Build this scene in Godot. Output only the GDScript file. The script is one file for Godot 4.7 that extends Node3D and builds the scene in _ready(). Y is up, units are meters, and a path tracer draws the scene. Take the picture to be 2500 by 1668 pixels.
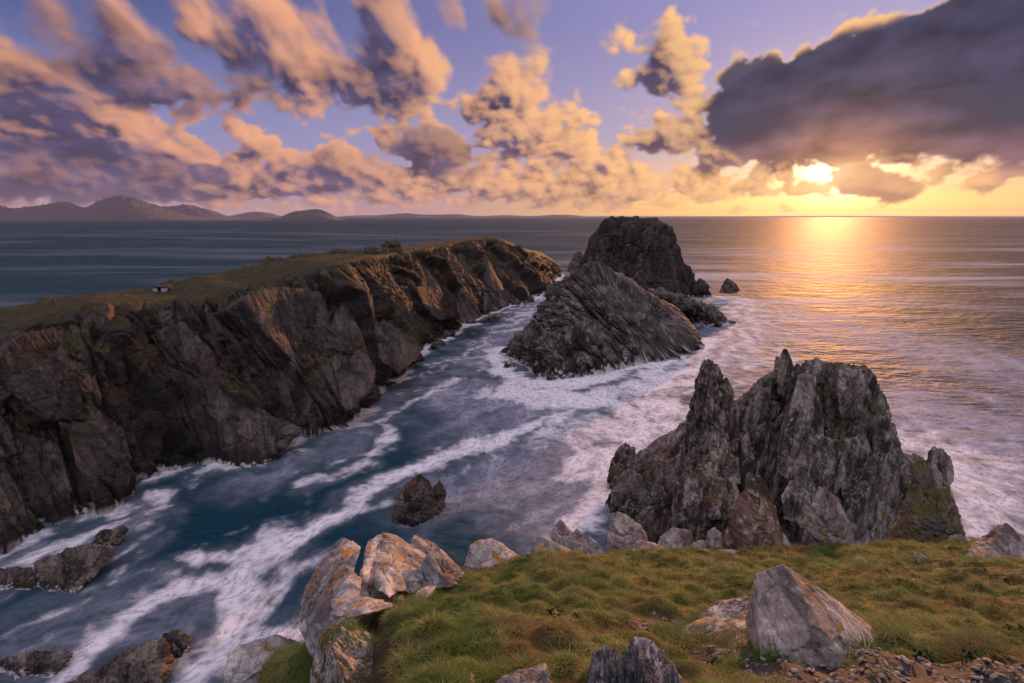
extends Node3D
# A rocky headland at sunset: sky, sea, far hills, a long grassed cliff, two sea stacks, a ruined stack with pinnacles and the grass slope the photograph is taken from.

const SUN_AZ := 31.2
const SUN_EL := 4.4
const LIGHT_EL := 7.0   # lamp set above the seen sun so its light clears the far stack
var rng := RandomNumberGenerator.new()

func _ready() -> void:
	rng.seed = 20240611
	var cam := Camera3D.new()
	cam.name = "camera"
	cam.fov = 67.38
	cam.near = 0.1
	cam.far = 60000.0
	cam.position = Vector3(0, 60, 0)
	cam.rotation_degrees = Vector3(-13.76, 0, 0)
	add_child(cam)
	cam.current = true

	var env := Environment.new()
	env.background_mode = Environment.BG_SKY
	env.sky = Sky.new()
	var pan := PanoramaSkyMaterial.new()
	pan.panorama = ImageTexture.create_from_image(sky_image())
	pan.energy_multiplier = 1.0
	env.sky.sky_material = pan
	env.tonemap_mode = Environment.TONE_MAPPER_LINEAR
	env.tonemap_exposure = 1.4   # exposed for the rocks, as the photograph is
	env.sdfgi_enabled = true
	env.ssao_enabled = true
	env.ssil_enabled = true
	env.fog_enabled = true
	env.fog_density = 0.000013
	env.fog_light_color = Color(0.62, 0.62, 0.74)
	var we := WorldEnvironment.new()
	we.name = "world_environment"
	we.environment = env
	add_child(we)

	var sun := DirectionalLight3D.new()
	sun.name = "sun"
	sun.light_color = Color(1.0, 0.68, 0.42)
	sun.light_energy = 1.25
	sun.light_angular_distance = 0.6
	sun.shadow_enabled = true
	sun.directional_shadow_max_distance = 600.0
	add_child(sun)
	var a := deg_to_rad(SUN_AZ)
	var e := deg_to_rad(LIGHT_EL)
	sun.look_at_from_position(Vector3.ZERO, -Vector3(sin(a) * cos(e), sin(e), -cos(a) * cos(e)), Vector3.UP)
	build()

func s2l(r: float, g: float, b: float) -> Vector3:
	var c := Color8(int(r), int(g), int(b)).srgb_to_linear()
	return Vector3(c.r, c.g, c.b)

func noise(seed_: int, freq: float, oct: int, type := FastNoiseLite.TYPE_SIMPLEX_SMOOTH, fractal := FastNoiseLite.FRACTAL_FBM) -> FastNoiseLite:
	var n := FastNoiseLite.new()
	n.noise_type = type
	n.seed = seed_
	n.frequency = freq
	n.fractal_type = fractal if oct > 1 else FastNoiseLite.FRACTAL_NONE
	n.fractal_octaves = oct
	n.fractal_gain = 0.5
	return n

func cells(seed_: int, freq: float, ret: int, warp := 0.0) -> FastNoiseLite:
	var n := FastNoiseLite.new()
	n.noise_type = FastNoiseLite.TYPE_CELLULAR
	n.seed = seed_
	n.frequency = freq
	n.fractal_type = FastNoiseLite.FRACTAL_NONE
	n.cellular_return_type = ret
	n.cellular_jitter = 1.0
	if warp > 0.0:
		n.domain_warp_enabled = true
		n.domain_warp_amplitude = warp
		n.domain_warp_frequency = freq * 1.6
		n.domain_warp_fractal_octaves = 2
	return n

# ---------------------------------------------------------------- sky
# Cloud masses: azimuth, elevation (degrees), half width, half height (degrees), tilt (degrees), density, darkness
var CLOUDS := [
	# the great dark bank over the sun
	[26.24, 9.4, 6.5, 4.2, 0, 1.0, 1.0],
	[23.48, 11.09, 3.6, 3.4, 0, 0.8, 0.9],
	[31.29, 10, 8.0, 5.0, 8, 1.0, 1.0],
	[37.14, 10.93, 9.0, 5.2, 12, 1.1, 1.0],
	[42.1, 10.48, 9.0, 5.6, 10, 1.1, 1.0],
	[45.78, 9.86, 10.0, 6.0, 8, 1.1, 1.0],
	[27.61, 6.9, 4.5, 2.0, -14, 0.9, 0.8],
	[38.07, 6.8, 7.0, 1.9, 2, 0.9, 0.75],
	[43.7, 6.7, 7.0, 1.8, 0, 0.7, 0.7],
	[22.15, 13, 2.0, 1.8, 0, 0.6, 0.7],
	# dark fringe under the sun
	[34.2, 2.85, 3.6, 1.5, -12, 0.95, 0.75],
	[32.61, 3.83, 1.2, 1.2, -30, 0.6, 0.6],
	[27.05, 2.27, 4.2, 0.7, 0, 0.55, 0.35],
	[40.64, 2.68, 5.0, 0.8, 3, 0.50, 0.2],
	[44.33, 3.1, 4.0, 1.2, 0, 0.5, 0.25],
	[21.29, 5.86, 3.2, 1.9, -8, 0.75, 0.35],
	[22.78, 2.76, 2.8, 0.8, 0, 0.4, 0.2],
	# clouds left of the bank
	[15.75, 14.23, 3.4, 3.2, -50, 0.9, 0.45],
	[10.61, 16.51, 2.0, 1.8, 30, 0.6, 0.0],
	[15.32, 17.26, 1.6, 1.8, 0, 0.6, 0.0],
	[11.64, 13.16, 2.6, 1.6, 0, 0.5, 0.05],
	[17.93, 12.24, 2.4, 2.4, 40, 0.5, 0.35],
	[15.81, 7.68, 3.8, 1.7, 0, 0.85, 0.55],
	[16.84, 10.6, 5.0, 2.6, 10, 0.5, 0.0],
	[20.23, 8.87, 3.0, 2.0, 0, 0.5, 0.05],
	[11.2, 4.89, 3.6, 2.0, 0, 0.7, 0.1],
	[7.08, 6.87, 3.2, 3.0, 0, 0.65, 0.0],
	# the tall bright cumulus in the middle
	[0.22, 12.65, 4.2, 3.2, 20, 0.85, 0.05],
	[2.66, 14.18, 1.8, 2.2, 0, 0.6, 0.0],
	[-2.93, 11.05, 4.0, 2.4, 10, 0.7, 0.05],
	[1.14, 8.61, 6.0, 3.2, 0, 0.85, 0.1],
	[6.09, 9.79, 2.2, 2.6, 0, 0.6, 0.0],
	[3.47, 4.75, 7.0, 2.2, 0, 0.6, 0.1],
	# grey lumps in front of it
	[-7.99, 6.65, 4.8, 2.4, -12, 1.0, 0.75],
	[-13.25, 7.57, 3.6, 1.0, -18, 0.55, 0.6],
	[-17.29, 4.76, 4.6, 2.0, -10, 0.9, 0.6],
	[-22.19, 4.82, 4.0, 2.4, 0, 0.7, 0.4],
	[-24.7, 6.68, 3.6, 1.4, -28, 0.7, 0.0],
	[-29.4, 3.77, 1.8, 0.9, -10, 0.7, 0.8],
	[-29.96, 6.19, 2.8, 0.6, -25, 0.6, 0.6],
	[-26.28, 5.83, 1.4, 0.5, -10, 0.5, 0.5],
	[-18.71, 7.77, 0.9, 0.5, 0, 0.6, 0.7],
	[-26.54, 3.47, 2.6, 1.8, 0, 0.55, 0.05],
	# upper row of streaked cumulus
	[-11.9, 16.09, 3.4, 7.0, 14, 0.95, 0.1],
	[-9.46, 14.01, 3.6, 4.0, 10, 0.8, 0.0],
	[-14.22, 12.46, 5.0, 2.4, -5, 0.8, 0.6],
	[-13.41, 18.43, 3.0, 4.2, 20, 0.75, 0.5],
	[-22.22, 15.94, 3.0, 4.2, 18, 0.8, 0.0],
	[-20.15, 13.89, 4.2, 4.6, 32, 0.9, 0.15],
	[-25.19, 15.27, 3.4, 5.0, 38, 0.65, 0.25],
	[-25.92, 12.12, 2.8, 3.4, 20, 0.55, 0.7],
	[-28.79, 16.4, 5.0, 2.8, -34, 0.65, 0.2],
	[-33.79, 14.07, 4.2, 3.0, -30, 0.8, 0.0],
	[-33.26, 11.61, 8.0, 2.8, -12, 0.75, 0.75],
	[-36.57, 14.51, 8.0, 2.6, -40, 0.55, 0.75],
	[-6.68, 19.13, 2.6, 2.2, 0, 0.5, 0.7],
	[0.22, 18.91, 4.4, 2.8, -10, 0.6, 0.75],
	# left bank
	[-38.47, 9.5, 4.8, 3.0, -20, 0.9, 0.0],
	[-36.29, 7.3, 5.2, 3.0, -28, 0.9, 0.1],
	[-41.64, 8.92, 4.5, 2.4, -5, 0.8, 0.7],
	[-41.62, 6.14, 5.5, 2.6, 0, 0.75, 0.6],
	[-33.1, 6.17, 4.8, 1.7, -15, 0.7, 0.3],
	[-40.48, 3.63, 10.0, 2.6, 0, 0.75, 0.75],
	[-32.14, 3.66, 5.5, 1.8, 0, 0.65, 0.4],
	[-34.88, 2.46, 9.0, 1.3, 0, 0.55, 0.5],
	[-42.33, 1.88, 7.0, 1.2, 0, 0.5, 0.5],
	[-46.66, 5.06, 10.0, 5.0, 0, 0.8, 0.6],
	[-45.44, 11.69, 9.0, 4.0, -20, 0.7, 0.5],
]

func sky_clear(az: float, el: float) -> Vector3:
	var s := smoothstep(-48.0, 40.0, az) if absf(az) < 90.0 else smoothstep(150.0, 90.0, az) if az > 0.0 else 0.0
	var k := pow(clampf(el / 20.0, 0.0, 1.0), 0.75)
	var hor: Vector3 = Vector3(0.50, 0.31, 0.33).lerp(Vector3(1.10, 0.58, 0.13), smoothstep(0.25, 0.9, s))
	var mid: Vector3 = Vector3(0.25, 0.27, 0.52).lerp(Vector3(0.54, 0.42, 0.54), s)
	var top: Vector3 = Vector3(0.058, 0.088, 0.25).lerp(Vector3(0.35, 0.32, 0.60), s)
	var c: Vector3 = hor.lerp(mid, smoothstep(0.0, 0.55, k)).lerp(top, smoothstep(0.4, 1.0, k))
	if absf(az) > 52.0:   # away from the sun: unseen sky, dim low down, brightened above as foreground fill
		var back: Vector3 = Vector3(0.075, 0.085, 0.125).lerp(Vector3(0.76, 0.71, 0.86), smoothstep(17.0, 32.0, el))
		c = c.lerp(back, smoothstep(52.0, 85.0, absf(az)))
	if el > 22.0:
		c = c.lerp(Vector3(0.70, 0.74, 1.02), smoothstep(24.0, 60.0, el))  # overhead sky out of view, raised to brighten the foreground
	var d := sqrt(pow(angle_difference(deg_to_rad(az), deg_to_rad(SUN_AZ)) * 57.3, 2.0) * 0.55 + pow(el - SUN_EL + 0.6, 2.0))
	c += Vector3(1.0, 0.62, 0.20) * 1.3 * exp(-pow(d / 5.5, 1.2)) + Vector3(1.0, 0.80, 0.42) * 5.0 * exp(-pow(d / 1.4, 1.6))
	c += Vector3(0.5, 0.26, 0.06) * exp(-pow(absf(az - SUN_AZ) / 16.0, 2.0)) * exp(-maxf(el, 0.0) / 3.0)
	return c

func cloud_layer(w: int, h: int, az0: float, el0: float, per: float, fine: bool, dark: PackedFloat32Array) -> PackedFloat32Array:
	# density on a grid, row 0 lowest
	var d := PackedFloat32Array()
	d.resize(w * h)
	var nz := PackedFloat32Array()
	nz.resize(w * h)
	var puff := PackedFloat32Array()
	puff.resize(w * h)
	var n1 := noise(11, 0.11, 6)
	n1.fractal_gain = 0.51
	var n2 := noise(5, 0.035, 3)
	var n3 := noise(23, 0.12, 3)
	var nb := noise(29, 0.12, 2)
	n3.fractal_gain = 0.38
	for j in h:
		var el := el0 + (j + 0.5) * per
		var high := smoothstep(7.0, 17.0, el)
		var low := exp(-pow((el - 3.2) / 2.6, 2.0))
		for i in w:
			var az := az0 + (i + 0.5) * per
			# long exposure: the high clouds are drawn out along their drift
			var left := high * smoothstep(28.0, -10.0, az)
			var n := n1.get_noise_2d(az * 2.5, el * 3.6)
			puff[j * w + i] = 0.6 * (absf(nb.get_noise_2d(az * 2.1, el * 2.9)) - 0.22) * (1.0 - 0.8 * left)
			n *= 0.72
			if left > 0.0:
				n = lerpf(n, 0.95 * n3.get_noise_2d((az + el * 0.55) * 1.8, (el - az * 0.2) * 1.3), 0.75 * left)
			var b := 0.10 + low * 0.58 * smoothstep(46.0, 8.0, az)
			var out := smoothstep(50.0, 66.0, absf(az)) + smoothstep(22.0, 30.0, el)
			if out > 0.0:
				b += minf(out, 1.0) * (0.42 + 0.9 * n2.get_noise_3d(cos(deg_to_rad(az)) * 34.0, el * 0.6, sin(deg_to_rad(az)) * 34.0))
				if out >= 1.0:
					var q := maxf(0.12, cos(deg_to_rad(el)))
					n = n1.get_noise_3d(cos(deg_to_rad(az)) * 70.0 * q, el * 1.6, sin(deg_to_rad(az)) * 70.0 * q)
			d[j * w + i] = b
			nz[j * w + i] = n
	if fine:
		for c in CLOUDS:
			var r: float = maxf(c[2], c[3]) * 1.75
			var ct := cos(deg_to_rad(c[4]))
			var st := sin(deg_to_rad(c[4]))
			for j in range(maxi(0, int((c[1] - r - el0) / per)), mini(h, int((c[1] + r - el0) / per))):
				for i in range(maxi(0, int((c[0] - r - az0) / per)), mini(w, int((c[0] + r - az0) / per))):
					var dx: float = az0 + (i + 0.5) * per - c[0]
					var dy: float = el0 + (j + 0.5) * per - c[1]
					var q := pow((dx * ct + dy * st) / c[2], 2.0) + pow((dy * ct - dx * st) / c[3], 2.0)
					if q < 3.0:
						d[j * w + i] = maxf(d[j * w + i], c[5] * exp(-q * 0.9)) + 0.12 * c[5] * exp(-q * 0.9)
	for i in w * h:
		d[i] = d[i] - 0.34 + (0.62 - 0.40 * smoothstep(0.72, 1.0, dark[i]) * smoothstep(0.45, 0.8, d[i]) if fine else 0.62) * (nz[i] + puff[i] * smoothstep(0.18, 0.5, d[i]) * (1.0 - 0.7 * smoothstep(0.7, 1.0, dark[i]) if fine else 1.0))
	return d

func dark_layer(w: int, h: int, az0: float, el0: float, per: float) -> PackedFloat32Array:
	var t := PackedFloat32Array()
	t.resize(w * h)
	t.fill(0.0)
	for c in CLOUDS:
		if c[6] <= 0.0:
			continue
		var r: float = maxf(c[2], c[3]) * 1.4
		var ct := cos(deg_to_rad(c[4]))
		var st := sin(deg_to_rad(c[4]))
		for j in range(maxi(0, int((c[1] - r - el0) / per)), mini(h, int((c[1] + r - el0) / per))):
			for i in range(maxi(0, int((c[0] - r - az0) / per)), mini(w, int((c[0] + r - az0) / per))):
				var dx: float = az0 + (i + 0.5) * per - c[0]
				var dy: float = el0 + (j + 0.5) * per - c[1]
				var q := pow((dx * ct + dy * st) / c[2], 2.0) + pow((dy * ct - dx * st) / c[3], 2.0)
				if q < 2.0:
					t[j * w + i] = maxf(t[j * w + i], c[6] * smoothstep(2.0, 0.7, q))
	return t

func sky_part(w: int, h: int, az0: float, el0: float, per: float, fine: bool) -> Image:
	var dark := dark_layer(w, h, az0, el0, per) if fine else PackedFloat32Array()
	var d := cloud_layer(w, h, az0, el0, per, fine, dark)
	var out := PackedFloat32Array()
	out.resize(w * h * 3)
	var inner := noise(91, 0.13, 5)
	var s0 := maxi(1, int(0.25 / per))
	var s1 := maxi(1, int(0.7 / per))
	var s2 := maxi(1, int(1.9 / per))
	for j in h:
		var el := el0 + (j + 0.5) * per
		var row := (h - 1 - j) * w * 3
		for i in w:
			var az := az0 + (i + 0.5) * per
			var c := sky_clear(az, el)
			var v := d[j * w + i]
			var a := smoothstep(-0.02, lerpf(0.20, 0.46, smoothstep(8.0, 15.0, el) * smoothstep(28.0, 0.0, az)), v)
			if a > 0.0:
				# light comes from the right and a little above on the left half, from the sun itself near it
				var ds := sqrt(pow(az - SUN_AZ, 2.0) * 0.5 + pow(el - SUN_EL, 2.0))
				var near := exp(-pow(ds / 12.0, 2.0))
				var ux := 1.0 if az < SUN_AZ - 5.0 else 0.0
				var uy := lerpf(0.75, 0.9, near)
				var i1 := mini(w - 1, i + int(s1 * ux))
				var j1 := mini(h - 1, j + int(s1 * uy))
				var i2 := mini(w - 1, i + int(s2 * ux))
				var j2 := mini(h - 1, j + int(s2 * uy))
				var o := maxf(d[j1 * w + i1], 0.0) * 0.5 + maxf(d[j2 * w + i2], 0.0) * 0.7
				var dk := dark[j * w + i] if fine else 0.25
				var near_ := d[mini(h - 1, j + s0) * w + mini(w - 1, i + int(s0 * ux))]
				var rel := clampf((v - near_) * 1.3 + (v - d[j1 * w + i1]) * 1.4 + (v - d[j2 * w + i2]) * 0.7, -0.6, 0.8)
				var lit := exp(-o * lerpf(0.85, 3.2, dk)) * (1.0 - 0.7 * dk * smoothstep(0.05, 0.4, v)) + rel * lerpf(0.85, 0.14, dk)
				lit *= 1.0 - smoothstep(0.6, 0.95, dk) * smoothstep(0.03, 0.17, v)
				lit = 1.08 * (1.0 - exp(-1.25 * clampf(lit, 0.0, 1.6)))
				var warm := exp(-pow((az - SUN_AZ) / 34.0, 2.0))
				var cl: Vector3 = Vector3(0.92, 0.43, 0.25).lerp(Vector3(1.20, 0.68, 0.27), warm)
				var cs: Vector3 = Vector3(0.085, 0.068, 0.14).lerp(Vector3(0.30, 0.14, 0.13), warm * exp(-pow(el / 9.0, 2.0)))
				cs = cs.lerp(Vector3(0.054, 0.050, 0.092), smoothstep(0.55, 0.9, dk) * smoothstep(3.5, 8.5, el) * smoothstep(10.0, 22.0, az))
				cs += Vector3(0.42, 0.17, 0.035) * exp(-pow(ds / 3.4, 1.5)) * 1.1
				cs *= 1.0 + 0.75 * inner.get_noise_2d(az * 1.1, el * 2.4 - az * 0.25)
				if absf(az) > 66.0:  # unseen rear clouds, brightened high up for the same fill
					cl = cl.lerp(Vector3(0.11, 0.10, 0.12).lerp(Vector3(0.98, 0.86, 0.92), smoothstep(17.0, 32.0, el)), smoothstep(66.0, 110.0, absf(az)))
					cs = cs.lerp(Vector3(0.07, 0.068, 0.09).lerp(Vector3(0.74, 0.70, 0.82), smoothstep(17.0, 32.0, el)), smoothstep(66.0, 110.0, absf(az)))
				var cc: Vector3 = cs.lerp(cl, lit)
				cc = cc.lerp(c, 0.35 * exp(-maxf(el, 0.0) / 1.6))
				c = c.lerp(cc, a * 0.97)
			c *= lerpf(0.714, 1.0, clampf(smoothstep(20.0, 34.0, el) + smoothstep(52.0, 90.0, absf(az)), 0.0, 1.0))  # sky beyond the view stays brighter, as added fill light
			out[row + i * 3] = c.x
			out[row + i * 3 + 1] = c.y
			out[row + i * 3 + 2] = c.z
	return Image.create_from_data(w, h, false, Image.FORMAT_RGBF, out.to_byte_array())

func sky_image() -> Image:
	var k := 4096.0 / 360.0
	var whole := sky_part(512, 128, -180.0, 0.0, 360.0 / 512.0, false)
	whole.resize(4096, 1024, Image.INTERPOLATE_CUBIC)
	var im := Image.create_empty(4096, 2048, false, Image.FORMAT_RGBF)
	im.fill(Color(0.10, 0.10, 0.14))
	im.blit_rect(whole, Rect2i(0, 0, 4096, 1024), Vector2i.ZERO)
	# the part of the sky that is drawn fine: azimuth -66..66, elevation 0..30
	var w := int(132.0 * k)
	var h := int(30.0 * k)
	var az0 := (roundf((-66.0 / 360.0 + 0.5) * 4096.0) / 4096.0 - 0.5) * 360.0
	var part := sky_part(w, h, az0, 0.0, 1.0 / k, true)
	var x0 := int(roundf((az0 / 360.0 + 0.5) * 4096.0))
	for j in h:
		for i in w:
			var f := minf(minf(i, w - 1 - i) / 120.0, j / 60.0)
			if f < 1.0:
				part.set_pixel(i, j, whole.get_pixel(x0 + i, 1024 - h + j).lerp(part.get_pixel(i, j), smoothstep(0.0, 1.0, f)))
	im.blit_rect(part, Rect2i(0, 0, w, h), Vector2i(x0, 1024 - h))
	# a panorama begins straight ahead (-z)
	var turned := Image.create_empty(4096, 2048, false, Image.FORMAT_RGBF)
	turned.blit_rect(im, Rect2i(2048, 0, 2048, 2048), Vector2i(0, 0))
	turned.blit_rect(im, Rect2i(0, 0, 2048, 2048), Vector2i(2048, 0))
	return turned

# ---------------------------------------------------------------- builders
var M := {}          # materials
var n_block := cells(3, 1.0, FastNoiseLite.RETURN_CELL_VALUE, 0.0)
var n_low := noise(21, 1.0, 3)
var n_fine := noise(8, 1.0, 4)
var n_ridge := noise(31, 1.0, 4, FastNoiseLite.TYPE_SIMPLEX_SMOOTH, FastNoiseLite.FRACTAL_RIDGED)

func seamless(n: FastNoiseLite, size: int) -> PackedByteArray:
	var im := n.get_seamless_image(size, size, false, false, 0.2, true)
	im.convert(Image.FORMAT_L8)
	return im.get_data()

func rock_maps(size: int, stretch: float) -> Array:
	# grain, joints and bedding of the stone: a height map and a mottled tone
	var grain := noise(101, 9.0 / size, 6)
	grain.fractal_gain = 0.6
	var joint := cells(55, 7.0 / size, FastNoiseLite.RETURN_DISTANCE2_SUB, 30.0)
	var joint2 := cells(56, 19.0 / size, FastNoiseLite.RETURN_DISTANCE2_SUB, 10.0)
	var step := cells(55, 7.0 / size, FastNoiseLite.RETURN_CELL_VALUE, 30.0)
	var fleck := noise(57, 60.0 / size, 3)
	var a := seamless(grain, size)
	var b := seamless(joint, size)
	var c := seamless(joint2, size)
	var f := seamless(fleck, size)
	var s := seamless(step, size)
	var h := PackedByteArray()
	var t := PackedByteArray()
	h.resize(size * size)
	t.resize(size * size * 3)
	for i in size * size:
		var crack := minf(1.0, b[i] / 26.0) * 0.75 + minf(1.0, c[i] / 30.0) * 0.25
		h[i] = int(clampf(a[i] * 0.50 + crack * 62.0 + s[i] * 0.14 + f[i] * 0.12, 0.0, 255.0))
		var tone := 132.0 + (a[i] - 128.0) * 0.42 + (s[i] - 128.0) * 0.12 + (f[i] - 128.0) * 0.30 + crack * 70.0
		if f[i] > 176:
			tone += (f[i] - 176) * 0.7
		var k := i * 3
		t[k] = int(clampf(tone + 6.0 + (s[i] - 128.0) * 0.06, 0.0, 255.0))
		t[k + 1] = int(clampf(tone, 0.0, 255.0))
		t[k + 2] = int(clampf(tone - 4.0 - (s[i] - 128.0) * 0.05, 0.0, 255.0))
	var him := ImageTexture.create_from_image(Image.create_from_data(size, size, false, Image.FORMAT_L8, h))
	var tim := ImageTexture.create_from_image(Image.create_from_data(size, size, false, Image.FORMAT_RGB8, t))
	return [him, tim]

func rock_material(maps: Array, tile: Vector3, relief: float, rough: float) -> StandardMaterial3D:
	var m := StandardMaterial3D.new()
	m.vertex_color_use_as_albedo = true
	m.albedo_texture = maps[1]
	m.roughness = rough
	m.metallic_specular = 0.35
	m.heightmap_enabled = true
	m.heightmap_texture = maps[0]
	m.heightmap_scale = relief
	m.uv1_triplanar = true
	m.uv1_world_triplanar = true
	m.uv1_scale = Vector3(1.0 / tile.x, 1.0 / tile.y, 1.0 / tile.z)
	return m

func add(called: String, mesh: Mesh, mat: Material, parent: Node = self) -> MeshInstance3D:
	var o := MeshInstance3D.new()
	o.name = called
	o.mesh = mesh
	o.material_override = mat
	parent.add_child(o, true)
	return o

func tag(o: Node, label: String, category: String, group := "") -> void:
	o.set_meta("label", label)
	o.set_meta("category", category)
	if group:
		o.set_meta("group", group)

func thing(called: String, at: Vector3, label: String, category: String, group := "") -> Node3D:
	var o := Node3D.new()
	o.name = called
	o.position = at
	add_child(o, true)
	tag(o, label, category, group)
	return o

func grid_mesh(p: PackedVector3Array, col: PackedColorArray, w: int, h: int, closed: bool, flip := false, uv := PackedVector2Array()) -> ArrayMesh:
	var nr := PackedVector3Array()
	nr.resize(w * h)
	for j in h:
		var ja := maxi(j - 1, 0) * w
		var jb := mini(j + 1, h - 1) * w
		for i in w:
			var ia := i - 1
			var ib := i + 1
			if ia < 0:
				ia = w - 2 if closed else 0
			if ib >= w:
				ib = 1 if closed else w - 1
			var n := (p[j * w + ib] - p[j * w + ia]).cross(p[jb + i] - p[ja + i])
			nr[j * w + i] = (-n if flip else n).normalized()
	var ix := PackedInt32Array()
	ix.resize((w - 1) * (h - 1) * 6)
	var k := 0
	for j in h - 1:
		for i in w - 1:
			var a := j * w + i
			if flip:
				ix[k] = a; ix[k + 1] = a + 1; ix[k + 2] = a + w
				ix[k + 3] = a + 1; ix[k + 4] = a + w + 1; ix[k + 5] = a + w
			else:
				ix[k] = a; ix[k + 1] = a + w; ix[k + 2] = a + 1
				ix[k + 3] = a + 1; ix[k + 4] = a + w; ix[k + 5] = a + w + 1
			k += 6
	var arr := []
	arr.resize(Mesh.ARRAY_MAX)
	arr[Mesh.ARRAY_VERTEX] = p
	arr[Mesh.ARRAY_NORMAL] = nr
	arr[Mesh.ARRAY_COLOR] = col
	if uv.size():
		arr[Mesh.ARRAY_TEX_UV] = uv
	arr[Mesh.ARRAY_INDEX] = ix
	var m := ArrayMesh.new()
	m.add_surface_from_arrays(Mesh.PRIMITIVE_TRIANGLES, arr)
	return m

func catmull(a: Vector3, b: Vector3, c: Vector3, d: Vector3, t: float) -> Vector3:
	return b + 0.5 * t * (c - a + t * (2.0 * a - 5.0 * b + 4.0 * c - d + t * (3.0 * (b - c) + d - a)))

func along(row: Array, n: int, closed: bool) -> PackedVector3Array:
	# n points along a row of control points
	var out := PackedVector3Array()
	out.resize(n)
	var m := row.size()
	for i in n:
		var f := float(i) / (n - 1) * (m if closed else m - 1)
		var k := mini(int(f), m - 1 if closed else m - 2)
		var t := f - k
		if closed:
			out[i] = catmull(row[(k + m - 1) % m], row[k % m], row[(k + 1) % m], row[(k + 2) % m], t)
		else:
			out[i] = catmull(row[maxi(k - 1, 0)], row[k], row[k + 1], row[mini(k + 2, m - 1)], t)
	return out

# A rock's look: the long axis of its blocks, the normal of its beds, block sizes (across, through, along), depths, colours
func style(long: Vector3, bed: Vector3, size: Vector3, amp: float, ridge: float, dark: Vector3, mid: Vector3, light: Vector3) -> Dictionary:
	return {"m": axes(long, bed, size), "amp": amp, "ridge": ridge, "dark": dark, "mid": mid, "light": light, "wet": 3.0, "grass": 2.0, "lichen": 0.0, "white": 0.0, "rust": 0.0, "moss": 0.0, "moss_from": -1000.0, "mottle": 1.0, "surf": 0.0, "green": 1.0, "fine": 1.0, "second": 0.5, "strata": 0.0, "beds": 5.0}

func axes(long: Vector3, bed: Vector3, size: Vector3) -> Basis:
	var z := long.normalized()
	var x := bed.cross(z).normalized()
	var y := z.cross(x)
	return Basis(x / size.x, y / size.y, z / size.z).transposed()

# blocks: in each cell of a jittered lattice a tilted face; the outermost one shows
var T_seed := PackedVector3Array()
var T_tilt := PackedVector3Array()
var T_out := PackedFloat32Array()
var T_tone := PackedFloat32Array()
func block_tables() -> void:
	var r := RandomNumberGenerator.new()
	r.seed = 4242
	for i in 4096:
		T_seed.append(Vector3(r.randf_range(0.1, 0.9), r.randf_range(0.1, 0.9), r.randf_range(0.1, 0.9)))
		T_tilt.append(Vector3(r.randfn(), r.randfn(), r.randfn()).normalized() * r.randf_range(0.3, 1.05))
		T_out.append(r.randf_range(-0.45, 0.45))
		T_tone.append(r.randf_range(-1.0, 1.0))

var env_tone := 0.0
func block_env(q: Vector3) -> float:
	var bx := int(floor(q.x - 0.5))
	var by := int(floor(q.y - 0.5))
	var bz := int(floor(q.z - 0.5))
	var best := -9.0
	var second := -9.0
	var who := 0
	for k in 8:
		var x := bx + (k & 1)
		var y := by + ((k >> 1) & 1)
		var z := bz + (k >> 2)
		var id := (x * 73 + y * 157 + z * 311) & 4095
		var r := q - Vector3(x, y, z) - T_seed[id]
		var h := T_out[id] + T_tilt[id].dot(r) - 0.7 * r.length_squared()
		if h > best:
			second = best
			best = h
			who = id
		elif h > second:
			second = h
	env_tone = T_tone[who]
	var gap := best - second
	return best - (0.42 * (1.0 - gap / 0.08) if gap < 0.08 else 0.0)

var last_tone := 0.0
func rock_depth(p: Vector3, s: Dictionary) -> float:
	var q: Vector3 = s.m * p
	var w := n_low.get_noise_3dv(q * 0.35)
	q += Vector3(w, -0.7 * w, -w) * 0.35
	var d := block_env(q)
	last_tone = env_tone
	if s.strata > 0.0:
		# thin beds standing out as ledges
		var b: float = q.y * s.beds + w * 1.2
		var bed := floorf(b)
		var hash_ := fposmod(sin(bed * 12.9898) * 437.585, 1.0)
		d += s.strata * ((b - bed) * 0.7 + hash_ * 0.8 - 0.75)
		last_tone += (hash_ - 0.5) * 0.7
	q = q * 2.71 + Vector3(17.3, 5.1, 9.7)
	d += s.second * block_env(q)
	last_tone += 0.6 * env_tone
	q = q * 2.6 + Vector3(7.3, 15.1, 3.7)
	var c := n_block.get_noise_3dv(q)
	d += 0.13 * c
	last_tone += 0.35 * c
	return (d + 0.1) * s.amp + n_ridge.get_noise_3dv(q * 0.24) * s.ridge

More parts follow.
